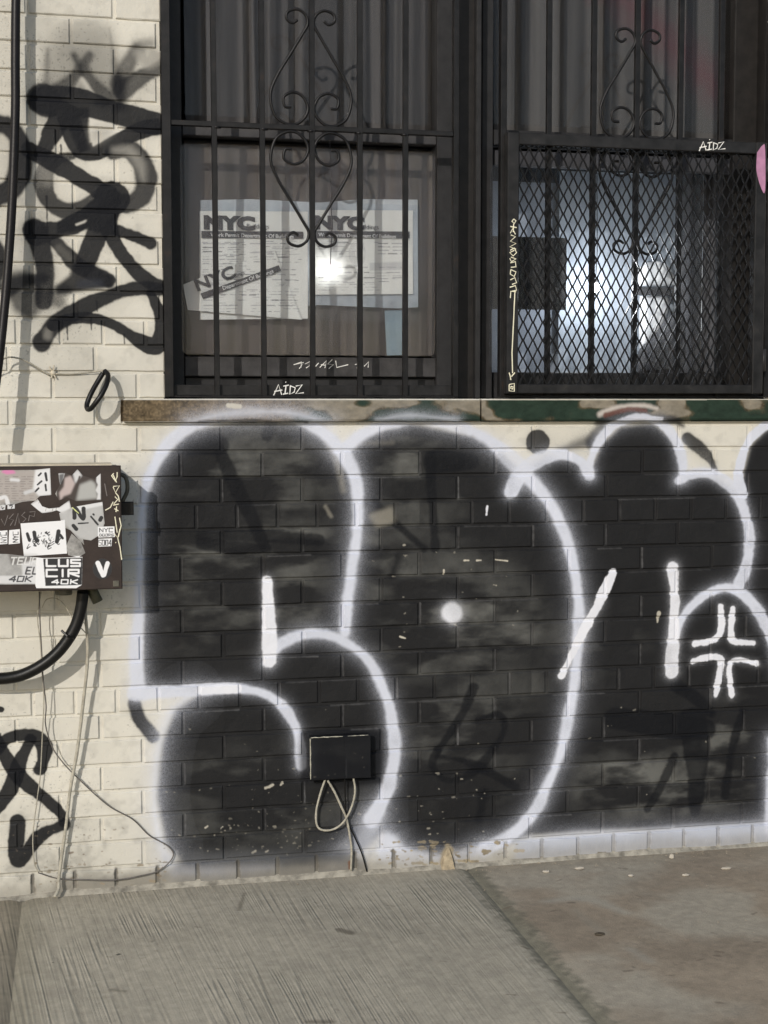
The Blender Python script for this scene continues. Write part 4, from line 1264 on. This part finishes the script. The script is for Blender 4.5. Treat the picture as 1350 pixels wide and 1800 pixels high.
ZGB = ZS + 0.006
g1 = guard('window_guard', 'left black wrought iron window guard with scrolls, in front of the notices', [383, 465, 548.5, 632, 712], 548.5, (287, 303), (797, 806), ZGB)
g2 = guard('window_guard', 'right black wrought iron window guard with scrolls, behind the mesh screen', [966, 1042, 1118, 1194, 1268], 1118, (879, 889), (1346, 1356), ZGB)

# hinged mesh screen in front of the right guard
MYF = GY - 0.034
gate = empty('mesh_screen', P3(1118, 690, MYF), 'black framed screen of diamond mesh over the right window', 'mesh screen')
ga, gb_ = xpx(892, MYF), xpx(1345, MYF)
gz1, gz0 = zpx(1118, 241, MYF), zpx(1118, 692, MYF)
fw = 0.030
MB().cbox(ga, ga + fw, MYF, MYF + 0.028, gz0, gz1, 0.002).build('frame_stile', M_GATE, gate)
MB().cbox(gb_ - fw, gb_, MYF, MYF + 0.028, gz0, gz1, 0.002).build('frame_stile', M_GATE, gate)
MB().cbox(ga + fw + .0002, gb_ - fw - .0002, MYF + .0006, MYF + 0.0275, gz1 - fw, gz1 - .0004, 0.002).build('frame_rail', M_GATE, gate)
MB().cbox(ga + fw + .0002, gb_ - fw - .0002, MYF + .0006, MYF + 0.0275, gz0 + .0004, gz0 + fw * 0.8, 0.002).build('frame_rail', M_GATE, gate)
mx0, mx1, mz0, mz1 = ga + fw - 0.003, gb_ - fw + 0.003, gz0 + fw * .8 - .003, gz1 - fw + .003
dw, dh = 0.0265, 0.0462
mm = MB()
nj = int((mx1 - mx0) / (dw / 2)) + 1
nk = int((mz1 - mz0) / (dh / 2)) + 1
for j in range(nj + 1):
    pts_ = []
    for k in range(nk + 1):
        s_ = 1 if (j + k) % 2 == 0 else -1
        x = min(max(mx0 + j * dw / 2 + s_ * (dw / 4 - 0.0006), mx0), mx1)
        pts_.append((x, MYF + 0.013 + 0.0015 * s_, min(mz0 + k * dh / 2, mz1)))
    mm.tube(pts_, 0.0025, 4)
mo = mm.build('diamond_mesh', M_GUARD, gate)
mo['kind'] = 'stuff'
for z in (gz0 + 0.06, gz1 - 0.1):
    MB().tube([(gb_ + 0.006, MYF + 0.01, z), (gb_ + 0.006, MYF + 0.01, z + 0.06)], 0.006, 8).build('hinge', M_SASH, gate, True)
# pink paint blot at the right end of the screen frame
def patch(poly, y, name, m_, parent, th=0.0012):
    p = [tuple(q) for q in wp(cr(list(poly) + [poly[0]], 4)[:-1], y)]
    return MB().prism(p, y, y + th).build(name, m_, parent)
pp = patch([(1331, 268), (1341, 255), (1345, 262), (1345, 335), (1338, 330), (1330, 300)], MYF - 0.0012, 'paint_blot', M_PINK, gate)
pp['label'] = 'pink paint blot at the upper end of the frame'

def marker(strokes, y, r, parent, m_, label=None, n=5):
    mb_ = MB()
    for q in strokes:
        p = wp(q, y)
        if len(p) == 1: continue
        mb_.tube([(a, y, b1) for a, b1 in p], r, n, 0.5)
    o_ = mb_.build('marker_tag', m_, parent)
    if label: o_['label'] = label
    return o_
YB = GY + 0.0135
def aidz(x, y, k):
    st = [[(0, 20), (9, 0), (15, 19)], [(1, 13), (16, 10)], [(18, 3), (28, 1)], [(23, 2), (21, 17)], [(17, 18), (27, 16)], [(22, -5), (23, -4)], [(31, 3), (30, 18), (38, 14), (40, 6), (30, 2)], [(41, 3), (53, 0), (41, 17), (56, 15)]]
    return [[(x + a * k, y + b * k) for a, b in q] for q in st]
marker(aidz(481, 676, .95), YB, 0.0015, g1, M_INK, 'white handwritten tag AIDZ on the bottom plate')
marker(aidz(1229, 249, .82), MYF, 0.0015, gate, M_INK, 'white handwritten tag AIDZ on the top rail')
marker([[(516, 641), (534, 637), (526, 648)], [(520, 640), (530, 636), (529, 646)], [(548, 634), (536, 640), (548, 640), (538, 647)], [(553, 646), (560, 638)], [(562, 646), (574, 634), (571, 647)], [(564, 641), (572, 642)],
        [(584, 632), (576, 640), (586, 641), (578, 648)], [(590, 634), (592, 646), (612, 641)], [(624, 641), (634, 638), (627, 647), (636, 645)], [(640, 644), (648, 636), (647, 646)]],
       0.108, 0.0012, win1, M_INK, 'thin white scribbled tag on the bottom rail')
vt = [[(903, 385), (900, 389), (904, 393), (907, 388), (903, 385)], [(903, 393), (902, 408)], [(897, 398), (908, 400)], [(897, 410), (901, 402), (906, 412)], [(898, 413), (906, 416), (897, 424), (907, 428), (896, 434), (907, 438)],
      [(897, 440), (904, 436), (908, 444), (902, 450), (896, 444), (904, 440)], [(898, 452), (907, 455), (899, 460), (896, 454)], [(897, 462), (906, 460), (907, 469), (898, 470)], [(898, 474), (907, 478), (904, 486), (897, 482), (898, 474)],
      [(897, 492), (905, 488), (908, 497), (900, 500)], [(896, 505), (906, 502), (908, 510), (900, 512)], [(897, 524), (898, 512), (907, 513)], [(905, 514), (903, 560), (900, 620), (901, 656)], [(895, 655), (897, 662), (898, 668)], [(905, 655), (899, 662)],
      [(895, 676), (904, 674), (904, 688), (895, 687), (895, 676)], [(898, 679), (902, 680), (901, 684), (898, 683), (898, 679)]]
marker(vt, MYF, 0.0015, gate, M_INKY, 'cream vertical scrawl ending in an arrow down the left stile')

# ------------------------------------------------------------------ electrical box with stickers
BD = 0.16
box = empty('electrical_box', P3(60, 1040, -BD / 2), 'brown metal electrical box plastered with stickers, left of the graffiti', 'electrical box')
bx0, bx1 = W1(-120, 930, -BD)[0], W1(214, 930, -BD)[0]
bz0, bz1 = W1(150, 1037, -BD)[1], W1(150, 819, -BD)[1]
MB().cbox(bx0 + .006, bx1 - .007, -BD + .022, -0.001, bz0 + .005, bz1 - .004, .001).build('body', M_BOX, box)
MB().cbox(bx0, bx1, -BD, -BD + .0215, bz0, bz1, .0025).build('cover', M_BOX, box)
MB().box(bx0 + .01, bx1 - .02, -BD + .03, -.03, bz1 - .0039, bz1 + .003).build('top_strip', M_TAPE, box)
# latch and seal hanging on the right side
MB().tube([tuple(p) for p in cr([(bx1 - .007, -.11, bz1 - .02), (bx1 + .012, -.112, bz1 - .03), (bx1 + .016, -.112, bz1 - .06), (bx1 + .004, -.11, bz1 - .088)], 6)], 0.0052, 8).build('hasp', M_STEEL, box, True)
MB().cbox(bx1 - .004, bx1 + .030, -.118, -.106, bz1 - .120, bz1 - .088, .002).build('padlock', M_RUBBER, box)
MB().cbox(bx1 - .022, bx1 - .008, -BD - .0022, -BD + .001, bz0 + .006, bz0 + .020, .001).build('screw_plate', M_STEEL, box)
# printed faces: one canvas over the cover plane
KC = Canvas(bx0, bx1, bz0, bz1, 0.0005, (0.5, 0.5, 0.5), lambda p: wp(p, -BD))
GRY = np.array((0.34, 0.33, 0.31)); PAPW = np.array((0.80, 0.80, 0.80)); KB = np.array((0.02, 0.02, 0.022)); BRN = np.array((0.05, 0.037, 0.032))
kn = fbm(KC.X * 60, KC.V * 60, 121, 4); kn2 = fbm(KC.X * 220, KC.V * 220, 125, 3)
KC.img[..., :3] = GRY * (0.45 + 0.75 * kn + 0.5 * (kn2 - 0.5))[..., None]
def kq(p, col, soft=0.5, a=1.0): KC.poly(p, np.asarray(col), soft, a)
def ks(p, w, col, **k): KC.stroke(p, w, np.asarray(col), k.pop('soft', 0.5), k.pop('alpha', 1.0), wob=k.pop('wob', 1.0), **k)
# faded newsprint sticker top left with its white end
kq([(-120, 826), (70, 826), (66, 880), (-120, 888)], (0.40, 0.36, 0.33), 2, 0.85)
for k in range(11):
    for j in range(6):
        x = -20 + 14 * j + rsn.uniform(-3, 3)
        ks([(x, 838 + k * 4.2), (x + rsn.uniform(4, 11), 838 + k * 4.2)], 1.3, (0.20, 0.18, 0.17), alpha=0.6)
kq([(62, 826), (88, 823), (90, 870), (68, 872), (58, 860)], PAPW * 0.9, 1.5)
ks([(68, 836), (72, 832)], 3, KB); ks([(80, 832), (82, 844)], 4, KB); ks([(66, 852), (73, 846)], 2.6, KB); ks([(80, 852), (81, 862)], 3, KB); ks([(62, 864), (68, 858)], 3, KB)
kq([(2, 830), (8, 824), (24, 826), (28, 832), (12, 834)], (0.62, 0.22, 0.40), 1)
ks([(20, 843), (32, 844)], 5, PAPW * .8, soft=2); ks([(45, 866), (58, 862)], 6, PAPW * .7, soft=2); ks([(0, 876), (10, 874), (14, 886)], 6, PAPW * .85, soft=1.5)
# torn sticker
kq([(100, 830), (180, 830), (180, 884), (100, 884)], BRN)
kq([(103, 832), (114, 832), (112, 840), (106, 852), (104, 846)], PAPW * .7); kq([(114, 840), (124, 836), (132, 850), (124, 868), (112, 872), (106, 880), (104, 866), (112, 856)], (0.48, 0.40, 0.38), 1.5)
kq([(104, 834), (113, 832), (110, 850), (104, 852)], KB, 1, .8); kq([(128, 832), (138, 826), (144, 836), (132, 850)], PAPW * .75, 1.5)
kq([(140, 852), (160, 844), (168, 850), (172, 876), (134, 880)], np.array((0.40, 0.40, 0.38)), 2); kq([(170, 834), (177, 832), (177, 878), (170, 878), (172, 868), (168, 862), (172, 852), (169, 846)], PAPW * .8, .7)
ks([(140, 838), (134, 860), (126, 878)], 3, BRN, soft=1.5)
# white scalloped paper
kq([(54, 886), (70, 878), (84, 892), (104, 892), (122, 880), (124, 894), (110, 902), (92, 898), (78, 902), (68, 900)], PAPW * 0.9, 1.2)
for x in (82, 94, 100): ks([(x, 890), (x - 2, 898)], 1, GRY)
ks([(68, 884), (76, 880)], 1.2, GRY)
# crumpled grey sticker with a black N
kq([(104, 900), (180, 884), (183, 920), (176, 940), (160, 950), (140, 946), (124, 932), (106, 910)], np.array((0.50, 0.50, 0.49)), 1.5, .8)
kq([(126, 890), (180, 882), (182, 888), (128, 900)], PAPW * .85, 1)
ks([(131, 910), (132, 893), (146, 912), (147, 894)], 6.5, KB); ks([(138, 920), (155, 919)], 2.2, KB); ks([(160, 908), (172, 922)], 3.2, KB); ks([(164, 904), (165, 905)], 3, KB); ks([(178, 910), (176, 914)], 6, KB); ks([(129, 924), (134, 930)], 6, KB); ks([(127, 892), (138, 902)], 1.6, (.7, .75, .3))
# white hand drawn sticker, left centre
kq([(36, 920), (114, 914), (118, 974), (42, 978)], PAPW)
for k in range(26):
    x = rsn.uniform(46, 104); y = rsn.uniform(934, 958)
    ks(cr([(x, y), (x + rsn.uniform(-4, 5), y + rsn.uniform(3, 8)), (x + rsn.uniform(0, 8), y + rsn.uniform(-3, 6))], 4), rsn.uniform(0.8, 1.6), KB)
ks([(60, 936), (62, 946), (66, 950)], 6, KB); ks([(103, 934), (100, 952)], 6.5, KB); ks([(106, 940), (110, 946)], 4, KB); ks([(48, 938), (52, 950)], 5, KB)
for x in (70, 80, 90): ks([(x, 940), (x + 4, 944), (x + 1, 948)], 3, PAPW)
# small NYC stickers
kq([(172, 926), (202, 925), (202, 944), (172, 945)], PAPW)
for q in glyphs('NYC', 175, 935, 6.2, 6.5, 2.2): ks(q, 1.4, KB, smooth=False)
for q in glyphs('DOORS', 175, 942.5, 3.4, 4, 1.8): ks(q, .9, KB, smooth=False)
kq([(172, 947), (197, 946), (197, 961), (172, 962)], PAPW)
for q in glyphs('5004', 174, 958.5, 4, 9, 1.8): ks(q, 1.3, KB, smooth=False)
kq([(15, 932), (35, 930), (35, 955), (15, 957)], PAPW)
for q in glyphs('NYC', 32, 953, 5, 9, 1.6, ang=PI / 2): ks(q, 1.2, KB, smooth=False)
kq([(-10, 934), (13, 932), (13, 956), (-10, 958)], PAPW)
for q in glyphs('NYC', 11, 954, 5, 10, 1.6, ang=PI / 2): ks(q, 1.2, KB, smooth=False)
for q in glyphs('DO', -2, 954, 5, 6, 1.6, ang=PI / 2): ks(q, 1.4, KB, smooth=False)
kq([(0, 888), (10, 887), (9, 896), (0, 897)], PAPW * .8); kq([(13, 887), (26, 886), (26, 894), (13, 895)], PAPW * .8)
ks([(3, 890), (4, 894), (7, 892)], 1.6, KB); ks([(17, 889), (22, 889), (20, 893)], 1.6, KB)
# worn lettering sticker low left
kq([(-120, 968), (66, 974), (64, 1024), (-120, 1030)], np.array((0.42, 0.42, 0.41)), 2, .55)
kq([(14, 974), (66, 980), (60, 994), (20, 992)], BRN, 1.5, .6)
for q in glyphs('TEUR', 18, 992, 8.5, 12, 4.0, slant=.25): ks(q, 2.2, np.array((.62, .62, .60)), smooth=False)
kq([(38, 990), (72, 982), (74, 1028), (40, 1020)], PAPW * .85, 1.5, .8)
for q in glyphs('EL', 45, 1009, 8, 12, 4, slant=.25): ks(q, 2.3, KB * 3, smooth=False)
kq([(-120, 1014), (74, 1011), (74, 1026), (-120, 1026)], PAPW * .85, 1, .85)
for q in glyphs('40K', 16, 1022, 10, 9, 4, slant=.3): ks(q, 2.2, KB * 3, smooth=False)
# LUS CIR 40K
kq([(64, 979), (146, 977), (146, 1034), (62, 1034)], PAPW)
kq([(76, 982), (145, 980), (144, 1028), (80, 1030)], KB)
for q in glyphs('LUS', 82, 995, 15.5, 11, 6): ks(q, 3.2, PAPW, smooth=False, wob=.3)
for q in glyphs('CIR', 82, 1013, 18, 11.5, 7): ks(q, 3.2, PAPW, smooth=False, wob=.3)
for q in glyphs('40K', 91, 1026, 11.5, 7, 5, slant=.1): ks(q, 2.1, PAPW, smooth=False, wob=.3)
# round V
kq([(180 + 17.5 * math.cos(a), 1000 + 18.5 * math.sin(a)) for a in np.linspace(0, 2 * PI, 28)], KB)
ks([(172, 990), (181, 1011)], [8, 7], PAPW, smooth=False); ks([(189, 990), (183, 1011)], [7, 6], PAPW, smooth=False)
M_STICK, t_, b_s = mat('sticker_print')
uv_, ge_ = canvas_uv(t_, KC)
im_ = N(t_, 'ShaderNodeTexImage', image=KC.image('sticker_print'), extension='EXTEND'); t_.links.new(uv_, im_.inputs[0])
t_.links.new(im_.outputs['Color'], b_s.inputs['Base Color']); b_s.inputs['Roughness'].default_value = 0.5
def sticker(poly, label, lift=0.0006, smooth=False):
    y = -BD - lift
    p = poly if not smooth else cr(list(poly) + [poly[0]], 4)[:-1]
    q = [tuple(a) for a in wp(p, y)]
    if sum((q[i][0] * q[(i + 1) % len(q)][1] - q[(i + 1) % len(q)][0] * q[i][1]) for i in range(len(q))) < 0: q = q[::-1]
    o_ = MB().prism(q, y, y + 0.0005).build('sticker', M_STICK, box)
    o_['label'] = label
sticker([(-40, 827), (60, 826), (88, 823), (90, 870), (70, 872), (62, 880), (40, 882), (20, 888), (-40, 886)], 'faded newsprint sticker with a white end')
sticker([(102, 832), (114, 831), (126, 836), (136, 825), (146, 836), (166, 842), (177, 832), (178, 879), (134, 881), (118, 874), (104, 880), (97, 868), (105, 852)], 'torn pinkish sticker remains', 0.0007)
sticker([(54, 886), (66, 877), (74, 890), (86, 894), (104, 892), (122, 879), (125, 894), (112, 903), (100, 897), (90, 900), (74, 902), (66, 896)], 'white scalloped paper scrap', 0.0008)
sticker([(104, 902), (126, 892), (180, 882), (184, 920), (176, 940), (160, 950), (146, 948), (148, 958), (138, 948), (124, 932), (110, 926), (106, 912)], 'crumpled grey sticker with black strokes', 0.0010)
sticker([(36, 920), (114, 915), (118, 973), (42, 978)], 'white sticker with small black hand drawn letters', 0.0013)
sticker([(172, 926), (201, 925), (202, 944), (173, 945)], 'small white NYC sticker at the right')
sticker([(173, 947), (197, 946), (196, 960), (173, 961)], 'small white number sticker under the NYC sticker')
sticker([(16, 932), (35, 930), (35, 955), (15, 957)], 'small NYC sticker turned sideways')
sticker([(-10, 934), (13, 932), (13, 956), (-10, 958)], 'sideways NYC sticker at the frame edge')
sticker([(0, 888), (10, 887), (9, 896), (0, 897)], 'tiny white sticker scrap'); sticker([(13, 887), (26, 886), (26, 894), (13, 895)], 'tiny white sticker scrap beside another')
sticker([(-60, 972), (14, 974), (66, 980), (74, 986), (74, 1027), (-60, 1028)], 'worn grey sticker with faded letters and 40K', 0.0007)
sticker([(66, 980), (76, 981), (145, 979), (144, 1028), (134, 1034), (64, 1034), (60, 1024)], 'black and white block letter sticker LUS CIR 40K', 0.0012)
sticker([(180 + 17 * math.cos(a), 1000 + 18 * math.sin(a)) for a in np.linspace(0, 2 * PI, 24)[:-1]], 'round black sticker with a white V')
sticker([(116, 960), (126, 938), (142, 952), (150, 972), (138, 980), (120, 976)], 'grey smudged sticker remains', 0.0005)
YM = -BD
marker([[(200, 832), (196, 836), (203, 846), (206, 838), (206, 830)], [(198, 833), (205, 848)], [(199, 855), (210, 854), (203, 866), (199, 856)], [(203, 866), (208, 872), (210, 882)], [(202, 873), (207, 878), (200, 886)], [(199, 888), (209, 886)],
        [(185, 897), (194, 892), (199, 882)], [(205, 890), (204, 900)], [(201, 894), (208, 898)], [(202, 908), (204, 922), (206, 936)], [(210, 910), (213, 924), (208, 944)], [(201, 938), (207, 946), (211, 930)], [(207, 946), (211, 962), (214, 984)], [(203, 953), (204, 954)]],
       YM - .0002, 0.0013, box, M_INKY, 'cream vertical marker scrawl at the right edge of the cover')
M_GREYINK = plain('faded_grey_marker', (0.17, 0.15, 0.14), 0.7)
marker([[(2, 912), (8, 924), (14, 906)], [(24, 903), (16, 912), (24, 914), (18, 924)], [(26, 924), (32, 902), (34, 920)], [(44, 900), (38, 906), (46, 912), (40, 918)], [(52, 900), (62, 899), (60, 908), (52, 906), (50, 916)]], YM - .0002, 0.0010, box, M_GREYINK, 'faded grey handwritten tag')
marker([[(184, 850), (188, 872)]], YM - .0002, .0012, box, M_GREYINK)
# fittings under the box
def rot_fit(px0, py0, px1, py1, y, r, m_, name):
    MB().tube([P3(px0, py0, y), P3(px1, py1, y)], r, 10).build(name, m_, box, True)
rot_fit(146, 1030, 144, 1062, -0.07, 0.0125, M_RUBBER, 'cable_gland')
rot_fit(158, 1030, 172, 1058, -0.06, 0.013, M_OLIVE, 'connector')
rot_fit(112, 1032, 112, 1045, -0.06, 0.020, M_STEEL, 'connector')

# ------------------------------------------------------------------ small box low on the wall
JD = 0.034
jb = empty('junction_box', P3(600, 1368, -JD / 2), 'small junction box painted over in black, low on the wall', 'junction box')
r_ = rect(545, 1296, 652, 1367, -JD)
MB().cbox(r_[0] + .003, r_[1] - .003, -JD + .0105, 0.004, r_[2] + .003, r_[3] - .003, .001).build('body', M_BLACKBOX, jb)
MB().cbox(r_[0], r_[1], -JD, -JD + .010, r_[2], r_[3], .003).build('cover', M_BLACKBOX, jb)
xm = (r_[0] + r_[1]) / 2 + 0.012
MB().cbox(xm, r_[1] - .0008, -JD - .0016, -JD + .002, r_[2] + .002, r_[3] - .002, .001).build('cover_flap', M_BLACKBOX, jb)
M_SCUFF = plain('scuffed_edge', (0.40, 0.38, 0.30), 0.6, 0.4, 200)
MB().tube([(r_[0] + .002 + (xm - r_[0] - .004) * i / 8, -JD + .001 + random.uniform(-.0004, .0006), r_[3] - .0022 + random.uniform(-.0008, .0006)) for i in range(9)], [.0012, .0018, .0008, .0016, .002, .001, .0017, .0012, .0006], 5).build('scuffed_edge', M_SCUFF, jb)
MB().tube([(r_[0] + .0012 + random.uniform(-.0005, .0005), -JD + .0012, r_[2] + .004 + (r_[3] - r_[2] - .008) * i / 8) for i in range(9)], [.0008, .0018, .001, .002, .0012, .002, .0016, .001, .0018], 5).build('scuffed_edge', M_SCUFF, jb)
MB().tube([(xm + .006 + (r_[1] - xm - .012) * i / 6, -JD + .0003, r_[3] - .0022) for i in range(7)], [.0006, .001, .0014, .0008, .0015, .001, .0006], 5).build('scuffed_edge', M_SCUFF, jb)

# ------------------------------------------------------------------ cables, each a thing
def cable(name, pts, r, m_, label, cat='cable', n=8, group=None, seg=8, lump=0.0):
    """pts: (photo x, photo y, depth y)"""
    p = [P3(a, b1, c) for a, b1, c in pts]
    p = [Vector(q) for q in cr([tuple(q) for q in p], seg)]
    rr = r
    if lump:
        rs = random.Random(len(p)); rr = [r * (1 + rs.uniform(-lump, lump)) for _ in p]
    o_ = MB().tube(p, rr, n).build(name, m_, None, True)
    return tag(o_, label, cat, group)
cable('conduit', [(30, -60, -.05), (28, 0, -.052), (27, 100, -.055), (27, 190, -.058), (24, 290, -.062), (20, 380, -.066), (13, 480, -.072), (6, 560, -.08), (-4, 650, -.09), (-20, 760, -.10)], 0.0108, M_PIPE, 'thick dark cable bowing down the left edge of the wall', n=12)
cable('supply_cable', [(146, 1040, -.075), (141, 1075, -.075), (128, 1110, -.075), (100, 1148, -.074), (62, 1176, -.072), (20, 1191, -.07), (-40, 1192, -.07), (-120, 1180, -.07)], [0.0145] * 57, M_RUBBER, 'thick black cable curving out from under the electrical box', n=12)
bundle = empty('cable_tie', P3(118, 1118, -.09), 'thin black tie round the thick cable under the box', 'cable tie')
MB().tube([P3(108, 1108, -.085), P3(118, 1118, -.092), P3(132, 1122, -.085)], 0.003, 6).build('strap', M_RUBBER, bundle)
cable('white_cable', [(149, 1040, -.06), (150, 1075, -.055), (154, 1130, -.045), (153, 1173, -.04), (147, 1229, -.034), (136, 1318, -.028), (124, 1384, -.024), (118, 1436, -.022), (112, 1480, -.02), (104, 1540, -.018), (103, 1562, -.024), (96, 1577, -.04)], 0.0042, M_WIRE, 'pale cable hanging from the box straight down to the pavement', lump=.08)
cable('thin_wire', [(69, 1040, -.05), (70, 1084, -.05), (73, 1140, -.045), (76, 1195, -.04), (81, 1240, -.034), (80, 1273, -.03), (91, 1311, -.022), (107, 1336, -.018), (133, 1364, -.014), (189, 1415, -.012), (233, 1440, -.010), (262, 1468, -.008), (296, 1488, -.008), (304, 1506, -.008), (280, 1530, -.008), (240, 1541, -.01), (200, 1547, -.012), (140, 1546, -.014), (100, 1544, -.014), (67, 1534, -.012)], 0.0016, M_WIREG, 'thin dark wire swinging right across the wall to the white outline', 'wire', 6)
cable('thin_wire', [(72, 1040, -.045), (66, 1085, -.045), (71, 1130, -.045), (74, 1180, -.04), (77, 1230, -.03), (75, 1280, -.024), (71, 1360, -.016), (65, 1407, -.014), (58, 1467, -.012), (60, 1515, -.012), (68, 1534, -.010)], 0.0014, M_WIRE, 'thin pale wire hanging straight down past the lower left tag', 'wire', 6)
cable('thin_wire', [(74, 1068, -.05), (82, 1054, -.05), (98, 1052, -.05), (112, 1062, -.05), (130, 1090, -.055), (152, 1114, -.055)], 0.0013, M_WIRE, 'thin pale wire arching below the box across the black cable', 'wire', 6)
cable('grey_wire', [(-30, 645, -.05), (-5, 636, -.04), (15, 628, -.03), (40, 632, -.022), (62, 644, -.015), (86, 658, -.008), (94, 659, -.006)], 0.0022, M_WIRE, 'pale grey wire coming from the left to the paint clotted clip', 'wire', 6)
cable('grey_wire', [(96, 657, -.006), (130, 657, -.006), (160, 654, -.007), (186, 650, -.012)], 0.0022, M_WIRE, 'pale wire running level from the clip to the hanging black loop', 'wire', 6)
clip = empty('wire_clip', P3(94, 657, 0), 'old clip clotted with cream paint holding the pale wire', 'clip')
sphere(P3(93, 656, -.004), 0.008, 8, .8).build('clamp', M_TAPE, clip, True)
for dx, dy in ((-6, -12), (2, -14), (5, 8), (-3, 9)):
    MB().tube([P3(93, 656, -.006), P3(93 + dx, 656 + dy, -.010)], 0.0018, 5).build('bristle', M_TAPE, clip)
cable('cable_loop', [(184, 652, -.028), (190, 660, -.040), (187, 676, -.062), (178, 694, -.072), (168, 708, -.072), (160, 718, -.064), (154, 719, -.050), (153, 710, -.040), (160, 692, -.034), (171, 672, -.026), (181, 656, -.022)], 0.0062, M_RUBBER, 'black rubber cable loop hanging beside the sill end', n=10)
cable('cable_loop', [(574, 1364, -.026), (564, 1392, -.022), (556, 1425, -.020), (557, 1450, -.018), (567, 1459, -.018), (585, 1458, -.018), (602, 1447, -.020), (614, 1428, -.022), (622, 1405, -.022), (624, 1385, -.024), (620, 1362, -.026)], 0.0027, M_WIRE, 'pale wire looping below the small black junction box', n=8, lump=.12)
cable('white_cable', [(576, 1372, -.028), (588, 1392, -.024), (600, 1418, -.020), (608, 1436, -.018), (612, 1452, -.014), (615, 1470, -.012), (618, 1492, -.010), (617, 1530, -.010)], 0.0030, M_WIRE, 'pale cable slanting from the junction box to the pavement', lump=.15)
cable('thin_wire', [(606, 1366, -.022), (607, 1400, -.018), (610, 1440, -.014), (622, 1468, -.012), (636, 1500, -.010), (645, 1532, -.008)], 0.0020, M_RUBBER, 'thin dark wire running from the junction box down to the pavement', 'wire', 6)

# ------------------------------------------------------------------ bits on the pavement and at the foot of the wall
def lump(c, sx, sy, sz, seed, name, m_):
    o_ = sphere((0, 0, 0), 1.0, 8)
    rs = random.Random(seed)
    o_.v = [(c[0] + a * sx * rs.uniform(.75, 1.1), c[1] + b1 * sy * rs.uniform(.75, 1.1), max(c[2] + d * sz * rs.uniform(.8, 1.1), 0.0005)) for a, b1, d in o_.v]
    return o_.build(name, m_)
ch = [((1181, 1509), 'pale chip nearest the white sprayed footing, right of centre'), ((1205, 1540), 'pale flat chip standing clear of the others on brown concrete'), ((1277, 1528), 'pale long chip farthest to the right on brown concrete'),
      ((1109, 1541), 'small cream chip left of the flat one on brown concrete'), ((960, 1534), 'pale chip nearest the slab joint at the wall foot'), ((1019, 1528), 'tiny pale chip between two others close to the wall')]
for k, ((a, b1), lb) in enumerate(ch):
    q = gp([(a, b1)])[0]
    tag(lump((q[0], q[1], 0.003), 0.008 + .004 * (k % 3), 0.006, 0.004 + (0.006 if k == 0 else 0), k, 'paint_chip', M_CHIP), lb, 'paint chip', 'pale chips on the pavement')
q = gp([(1054, 1644)])[0]
tag(lump((q[0], q[1], 0.003), 0.016, 0.009, 0.003, 21, 'leaf', M_LEAF), 'dry dark leaf lying on the pale patch of brown concrete', 'leaf')
q = gp([(786, 1526)])[0]
v = [(-.018, 0, 0), (.020, 0, 0), (.018, -.014, 0), (-.016, -.014, 0), (-.012, 0, .03), (.014, 0, .034), (.012, -.008, .03), (-.010, -.008, .026), (.0, 0, .056), (.005, -.003, .054)]
f = [(3, 2, 6, 7), (0, 3, 7, 4), (2, 1, 5, 6), (7, 6, 9, 8), (4, 7, 8), (6, 5, 9), (5, 4, 8, 9), (0, 4, 5, 1)]
tag(MB().add([(a + q[0], min(b1 - 0.004, 0), c) for a, b1, c in v], f).build('stone', M_STONE), 'pointed tan stone leaning at the foot of the black wall', 'stone')
gr = MB()
rg = random.Random(77)
for k in range(420):
    if k < 300: x, y_ = rg.uniform(-0.9, 1.5), -0.012 - abs(rg.gauss(0, 0.035))
    else: x, y_ = rg.uniform(-0.7, 1.4), rg.uniform(-1.0, -0.03)
    r = rg.uniform(0.0008, 0.0028) * (1.0 if x > 0.4 else 0.75)
    n0 = [(x + r * rg.uniform(.7, 1.3) * math.cos(a), y_ + r * rg.uniform(.7, 1.3) * math.sin(a), 0.0) for a in (0, 1.6, 3.1, 4.7)]
    gr.add(n0 + [(x + rg.uniform(-r, r) * .3, y_, r * rg.uniform(.6, 1.1))], [(0, 1, 4), (1, 2, 4), (2, 3, 4), (3, 0, 4)])
M_GRIT = plain('grit', (0.26, 0.22, 0.16), 0.9, 0.6, 130)
tag(gr.build('grit', M_GRIT), kind='stuff')
